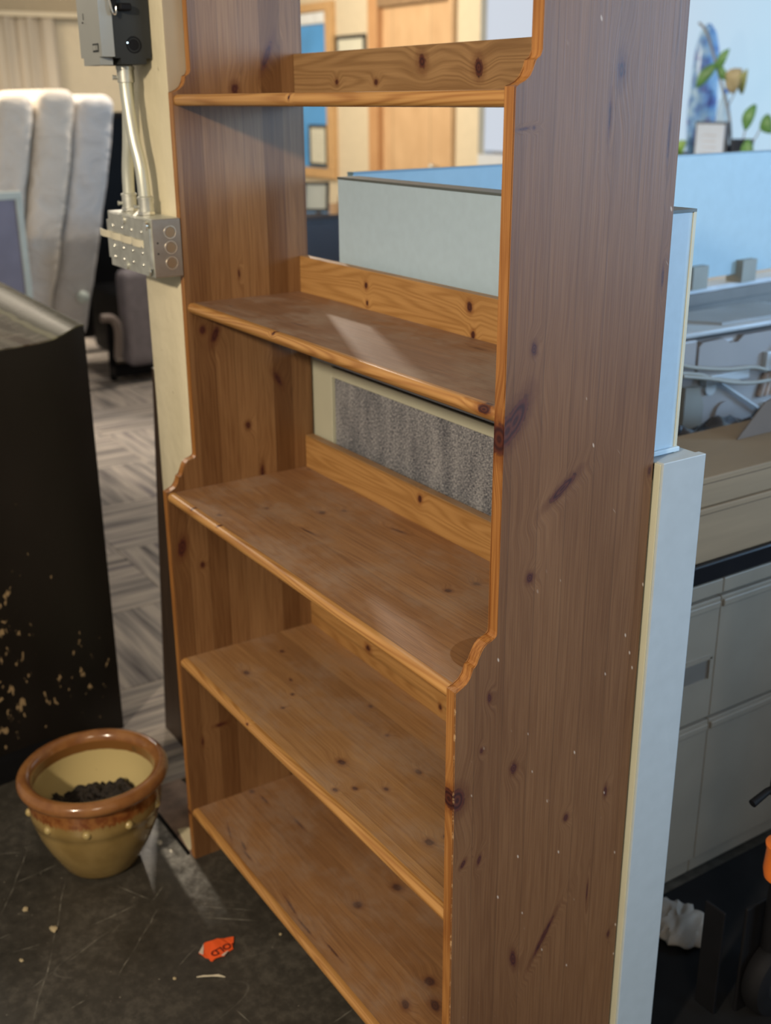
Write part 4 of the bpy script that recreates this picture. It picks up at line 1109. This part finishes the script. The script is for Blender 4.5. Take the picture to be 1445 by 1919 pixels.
fp = thing('framed_board', 'purple-grey board in a pale frame standing in front of the mattresses', 'board', (-3.0, 0.05, 0))
obj('board_face', BM(((-3.01, -0.45, 0.02), (-2.995, 0.272, 1.18))), plain('purple_grey_cloth', (0.19, 0.19, 0.26), 0.8), fp)
for bb in (((-3.02, -0.46, 1.18), (-2.985, 0.30, 1.212), 0.003), ((-3.02, 0.272, 0.0072), (-2.985, 0.30, 1.18), 0.003)):
    obj('frame_strip', BM(bb), plain('pale_frame', (0.45, 0.50, 0.47), 0.4), fp)

# unseen low panel, added to shade the floor and the low parts of the cabinets
light_blocker = thing('office_partition', 'unseen low grey panel added opposite the filing cabinets to shade them', 'partition', (1.65, 2.1, 0))
obj('fabric_panel', BM(((1.62, 0.9, 0.0), (1.68, 3.4, 0.92))), M_fabric, light_blocker)
obj('top_rail', BM(((1.615, 0.895, 0.92), (1.685, 3.405, 0.95), 0.003)), M_pframe, light_blocker)

ch = thing('office_chair', 'grey upholstered chair with black frame behind the cream column, under the junction box', 'chair', (-4.7, 1.3, 0))
M_chairgrey = plain('mauve_grey_upholstery', (0.22, 0.20, 0.22), 0.85, var=0.15)
obj('seat', BM(((-4.95, 1.20, 0.10), (-4.42, 1.62, 0.50), 0.04, 3)), M_black, ch, True)
obj('backrest', BM(((-5.35, 1.05, 0.10), (-5.22, 1.75, 1.50), 0.05, 3)), M_black, ch, True)
obj('side_cushion', BM(((-4.40, 1.17, 0.10), (-4.25, 1.64, 0.66), 0.05, 4)), M_chairgrey, ch, True)
b = bmesh.new(); tube(b, spline([(-4.24, 1.02, 0.41), (-4.24, 1.085, 0.40), (-4.24, 1.115, 0.33), (-4.24, 1.10, 0.17)], 6), 0.024, 12)
obj('arm_tube', b, plain('taupe_tube', (0.25, 0.20, 0.17), 0.5), ch, True)
for (x, y) in ((-4.9, 1.1), (-4.9, 1.58), (-4.4, 1.12), (-4.4, 1.58)):
    b = bmesh.new(); tube(b, [(x, y, 0.0072), (x, y, 0.38)], 0.022, 12); obj('leg', b, M_black, ch, True)
obj('base_rail', BM(((-4.42, 1.10, 0.04), (-4.30, 1.64, 0.10), 0.01)), M_black, ch)

# curtain on the left wall
b = bmesh.new()
pts = []
Nn = 220
for i in range(Nn + 1):
    y = 0.0 + i * 2.8 / Nn
    x = -9.95 + 0.045 * math.sin(y * 31 + 1.2 * math.sin(y * 4.3)) + 0.02 * math.sin(y * 83)
    pts.append((x, y))
vb = [b.verts.new((x, y, 0.01)) for x, y in pts]; vt = [b.verts.new((x * 1.0, y, 2.33)) for x, y in pts]
for i in range(Nn): b.faces.new((vb[i], vb[i + 1], vt[i + 1], vt[i]))
cu = obj('drape', b, plain('oatmeal_curtain', (0.62, 0.54, 0.42), 0.85, var=0.12, nscale=3, stretch=(1, 3, 0.3)), None, True)
sm = cu.modifiers.new('s', 'SOLIDIFY'); sm.thickness = 0.004
tag(cu, 'long pleated oatmeal curtain along the far left wall behind the mattresses', 'curtain')
tag(obj('trim_2', BM(((-10.0, -0.2, 2.335), (-9.88, 3.6, 2.38), 0.004)), M_backwall), kind='structure')

# ================================================================== FAR BACK: board, frames, cabinet, photo frame
nb = thing('notice_board', 'blue notice board in an oak frame on the far cream wall', 'notice board', (-8.9, 4.98, 0.95))
M_blue = plain('sky_blue_panel', (0.10, 0.38, 0.80), 0.5, var=0.12, nscale=3)
obj('blue_panel', BM(((-9.60, 4.975, 0.9), (-8.39, 4.99, 2.26))), M_blue, nb)
obj('white_header', BM(((-9.60, 4.968, 2.27), (-8.39, 4.99, 2.37))), plain('white_header', (0.85, 0.88, 0.88), 0.4), nb)
M_oak = plain('oak_frame', (0.62, 0.38, 0.17), 0.5)
for bb in (((-9.70, 4.95, 0.80), (-8.25, 4.998, 0.895), 0.004), ((-8.388, 4.95, 0.896), (-8.25, 4.998, 2.46), 0.004), ((-9.70, 4.95, 2.38), (-8.39, 4.998, 2.46), 0.004)):
    obj('frame_strip', BM(bb), M_oak, nb)
M_fblack = plain('black_picture_frame', (0.03, 0.03, 0.028), 0.4)
M_paper = plain('cream_certificate_paper', (0.70, 0.68, 0.54), 0.7, var=0.04)
def picture(x0, x1, z0, z1, y, label, w=0.03, name='picture_frame', group='framed certificates on the far wall'):
    p = thing(name, label, 'picture', ((x0 + x1) / 2, y, z0), group)
    y0_ = y; b = BM(((x0, y - 0.02, z0), (x0 + w, y, z1)), ((x1 - w, y - 0.02, z0), (x1, y, z1)), ((x0 + w, y - 0.02, z0), (x1 - w, y, z0 + w)), ((x0 + w, y - 0.02, z1 - w), (x1 - w, y, z1)))
    obj('frame', b, M_fblack, p)
    obj('sheet', BM(((x0 + w, y - 0.012, z0 + w), (x1 - w, y - 0.004, z1 - w))), M_paper, p)
    b = bmesh.new()
    for k in range(5):
        zz = z1 - w - (z1 - z0) * (0.22 + 0.11 * k); q = (0.25, 0.3, 0.2, 0.28, 0.22)[k] * (x1 - x0)
        box(b, ((x0 + x1) / 2 - q, y - 0.0125, zz), ((x0 + x1) / 2 + q, y - 0.0118, zz + 0.006))
    obj('text_lines', b, plain('faint_print', (0.5, 0.48, 0.40), 0.8), p)
    return p
picture(-8.77, -8.40, 0.915, 1.32, 4.9735, 'black-framed certificate on the right of the blue board')
picture(-9.30, -8.92, 0.93, 1.33, 4.9735, 'black-framed certificate on the blue board, half hidden by the bookcase side')
picture(-8.23, -7.69, 1.55, 2.14, 4.998, 'black-framed picture on the cream wall left of the wooden door', 0.035)

fc = thing('sideboard', 'dark espresso cabinet beyond the blue screens, photo frame on its top', 'cabinet', (-3.2, 2.2, 0))
M_esp = plain('espresso_laminate', (0.022, 0.013, 0.012), 0.35, var=0.1)
obj('body', BM(((-3.50, 1.30, 0.0072), (-3.0, 2.55, 1.012), 0.003)), M_esp, fc)
obj('top_board', BM(((-3.53, 1.28, 1.012), (-2.98, 2.58, 1.032), 0.003)), plain('reflective_dark_top', (0.06, 0.05, 0.05), 0.12), fc)
for y0, y1 in ((1.32, 1.92), (1.93, 2.53)):
    d = obj('door_panel', BM(((-3.0, y0, 0.03), (-2.985, y1, 0.995), 0.002)), M_esp, fc)
pf = thing('photo_frame', 'small black photo frame tilted back on the dark cabinet', 'frame', (-3.1, 1.79, 1.034))
b = bmesh.new()
for bb in (((-0.085, -0.012, 0.004), (-0.065, 0.0, 0.19)), ((0.065, -0.012, 0.004), (0.085, 0.0, 0.19)), ((-0.085, -0.012, 0.004), (0.085, 0.0, 0.022)), ((-0.085, -0.012, 0.172), (0.085, 0.0, 0.19))): box(b, *bb)
b.transform(Matrix.Translation((-3.12, 1.80, 1.0325)) @ Matrix.Scale(0.78, 4) @ Matrix.Rotation(math.radians(50), 4, 'Z') @ Matrix.Rotation(math.radians(-14), 4, 'X'))
obj('frame', b, M_fblack, pf)
b = bmesh.new(); box(b, (-0.065, -0.008, 0.022), (0.065, -0.004, 0.172)); b.transform(Matrix.Translation((-3.12, 1.80, 1.0325)) @ Matrix.Scale(0.78, 4) @ Matrix.Rotation(math.radians(50), 4, 'Z') @ Matrix.Rotation(math.radians(-14), 4, 'X'))
obj('sheet', b, M_paper, pf)
b = bmesh.new(); box(b, (-0.02, 0.0, 0.004), (0.02, 0.006, 0.15)); b.transform(Matrix.Translation((-3.12, 1.80, 1.0325)) @ Matrix.Scale(0.78, 4) @ Matrix.Rotation(math.radians(50), 4, 'Z') @ Matrix.Translation((0, 0.088, 0)) @ Matrix.Rotation(math.radians(15), 4, 'X'))
obj('easel_back', b, M_fblack, pf)
# small brown jar beside it
b = bmesh.new(); lathe(b, (-3.20, 2.02, 1.0325), [(0, 0), (0.035, 0), (0.042, 0.03), (0.036, 0.07), (0.022, 0.085), (0.026, 0.10), (0, 0.10)], 24)
tag(obj('brown_jar', b, plain('brown_ceramic', (0.22, 0.15, 0.09), 0.4), None, True), 'small brown jar beside the photo frame on the dark cabinet', 'jar')

# things on the window sill (sill top z = 1.17)
SZ = 1.1702
wf = thing('paper_stand', 'white sheet in a dark stand on the sunlit window sill, between plants', 'sign', (-3.14, 4.68, SZ))
obj('sheet', BM(((-3.255, 4.665, SZ + 0.012), (-3.03, 4.672, SZ + 0.235))), plain('bright_white_paper', (0.62, 0.74, 0.92), 0.6), wf)
obj('frame', BM(((-3.275, 4.673, SZ), (-3.01, 4.690, SZ + 0.25))), plain('slate_stand', (0.08, 0.10, 0.13), 0.5), wf)
b = bmesh.new()
for k in range(4): box(b, (-3.20, 4.6635, SZ + 0.06 + 0.035 * k), (-3.09, 4.6648, SZ + 0.066 + 0.035 * k))
obj('text_lines', b, plain('pale_print', (0.55, 0.56, 0.62), 0.7), wf)
M_leafg = plain('green_leaf', (0.12, 0.30, 0.09), 0.45, var=0.2)
M_leafy = plain('yellowed_leaf', (0.45, 0.40, 0.24), 0.5, var=0.2)
M_stem = plain('brown_stem', (0.30, 0.27, 0.24), 0.6)
def leaf(b, base, tip, w, bend=0.02):
    base, tip = Vector(base), Vector(tip)
    d = tip - base; s = d.cross(Vector((0, 1, 0)))
    if s.length < 1e-4: s = Vector((1, 0, 0))
    s.normalize(); nrm = d.cross(s).normalized()
    rows = []
    for k in range(7):
        t_ = k / 6; ww = w * math.sin(PI * min(1, t_ * 0.92 + 0.06)) ** 0.8
        c = base + d * t_ + nrm * bend * math.sin(PI * t_)
        rows.append((b.verts.new(c - s * ww), b.verts.new(c + nrm * -0.006), b.verts.new(c + s * ww)))
    for a, c in zip(rows, rows[1:]):
        b.faces.new((a[0], a[1], c[1], c[0])); b.faces.new((a[1], a[2], c[2], c[1]))
def leaves(parent, specs, mat, name='leaf'):
    for base, tip, w in specs:
        b = bmesh.new(); leaf(b, base, tip, w)
        o = obj(name, b, mat, parent, True); q = o.modifiers.new('s', 'SOLIDIFY'); q.thickness = 0.002
M_dpot = plain('navy_black_pot', (0.02, 0.03, 0.05), 0.4)
pl1 = thing('potted_plant', 'leggy green plant in a dark pot right of the white sheet on the sill', 'plant', (-2.93, 4.72, SZ))
b = bmesh.new(); lathe(b, (-2.93, 4.72, SZ), [(0, 0), (0.055, 0), (0.07, 0.13), (0.072, 0.15), (0.06, 0.15), (0.055, 0.12), (0, 0.12)], 24); obj('pot', b, M_dpot, pl1, True)
for pts in ([(-2.93, 4.72, SZ + .12), (-2.91, 4.72, 1.40), (-2.86, 4.72, 1.50)], [(-2.93, 4.72, SZ + .12), (-2.84, 4.72, 1.32), (-2.78, 4.72, 1.44)], [(-2.93, 4.72, SZ + .12), (-2.86, 4.70, 1.27), (-2.84, 4.70, 1.25)]):
    b = bmesh.new(); tube(b, spline(pts, 4), 0.004, 6); obj('stem', b, M_stem, pl1, True)
leaves(pl1, [((-2.86, 4.72, 1.52), (-2.90, 4.70, 1.37), 0.045), ((-2.78, 4.72, 1.46), (-2.70, 4.70, 1.36), 0.05), ((-2.87, 4.68, 1.32), (-2.79, 4.66, 1.20), 0.05)], M_leafg)
pl2 = thing('potted_plant', 'tall arching plant with one big yellowed leaf behind the white sheet on the sill', 'plant', (-3.10, 4.82, SZ))
b = bmesh.new(); lathe(b, (-3.10, 4.82, SZ), [(0, 0), (0.05, 0), (0.06, 0.11), (0.05, 0.11), (0, 0.10)], 24); obj('pot', b, M_dpot, pl2, True)
b = bmesh.new(); tube(b, spline([(-3.10, 4.82, SZ + .1), (-3.12, 4.80, 1.45), (-3.20, 4.76, 1.70), (-3.30, 4.74, 1.93), (-3.36, 4.72, 2.0)], 5), 0.008, 8, radii=None); obj('stem', b, M_stem, pl2, True)
b = bmesh.new(); tube(b, spline([(-3.14, 4.80, 1.50), (-3.08, 4.78, 1.58), (-3.02, 4.76, 1.66)], 5), 0.004, 6); obj('stem', b, M_stem, pl2, True)
leaves(pl2, [((-3.20, 4.74, 1.76), (-3.34, 4.72, 1.62), 0.04), ((-3.18, 4.73, 1.72), (-3.10, 4.72, 1.84), 0.035), ((-3.16, 4.72, 1.74), (-3.08, 4.72, 1.66), 0.03)], M_leafg)
leaves(pl2, [((-3.10, 4.74, 1.60), (-2.97, 4.70, 1.72), 0.07)], M_leafy, 'leaf')
leaves(pl2, [((-2.99, 4.74, 1.58), (-2.93, 4.70, 1.72), 0.035)], plain('olive_leaf', (0.28, 0.33, 0.12), 0.5), 'leaf')
pl3 = thing('potted_plant', 'low bright green plant on the sill against the bookcase edge', 'plant', (-3.42, 4.70, SZ))
b = bmesh.new(); lathe(b, (-3.42, 4.70, SZ), [(0, 0), (0.05, 0), (0.055, 0.06), (0, 0.06)], 20); obj('pot', b, M_dpot, pl3, True)
leaves(pl3, [((-3.42, 4.68, SZ + .05), (-3.33, 4.66, 1.30), 0.045), ((-3.42, 4.68, SZ + .05), (-3.46, 4.66, 1.37), 0.04), ((-3.42, 4.68, SZ + .05), (-3.38, 4.64, 1.21), 0.04)], plain('fresh_leaf', (0.25, 0.46, 0.10), 0.45))
b = bmesh.new(); lathe(b, (-3.40, 4.86, SZ), [(0, 0), (0.075, 0), (0.085, 0.10), (0.095, 0.3), (0.085, 0.5), (0.075, 0.68), (0.05, 0.78), (0.012, 0.83), (0, 0.83)], 24)
def crystal():
    t = NT('blue_violet_glass')
    n_ = t.noise(t.coord(), 9, 3)
    return t.out(t.ramp(n_, [(0.35, (0.10, 0.12, 0.42)), (0.5, (0.20, 0.42, 0.80)), (0.62, (0.45, 0.70, 0.95)), (0.75, (0.22, 0.20, 0.55))]), 0.25)
tag(obj('tall_vase', b, crystal(), None, True), 'tall blue and violet patterned vase on the sill beside the bookcase edge', 'vase')
b = bmesh.new(); lathe(b, (-3.205, 4.84, SZ), [(0, 0), (0.042, 0), (0.044, 0.02), (0.044, 0.30), (0.03, 0.37), (0.016, 0.40), (0.016, 0.42), (0, 0.42)], 24)
bo = thing('water_bottle', 'clear plastic water bottle with blue label dot on the window sill', 'bottle', (-3.205, 4.84, SZ))
tg_ = NT('clear_bottle_plastic'); tg_.b.inputs['Transmission Weight'].default_value = 0.7; tg_.b.inputs['IOR'].default_value = 1.2
obj('bottle_body', b, tg_.out((0.75, 0.85, 0.90), 0.08), bo, True)
b = bmesh.new(); cyl(b, (-3.205, 4.84, SZ + 0.43), (0, 0, 1), 0.02, 0.025, 16); obj('cap', b, plain('blue_cap', (0.05, 0.25, 0.75), 0.4), bo, True)
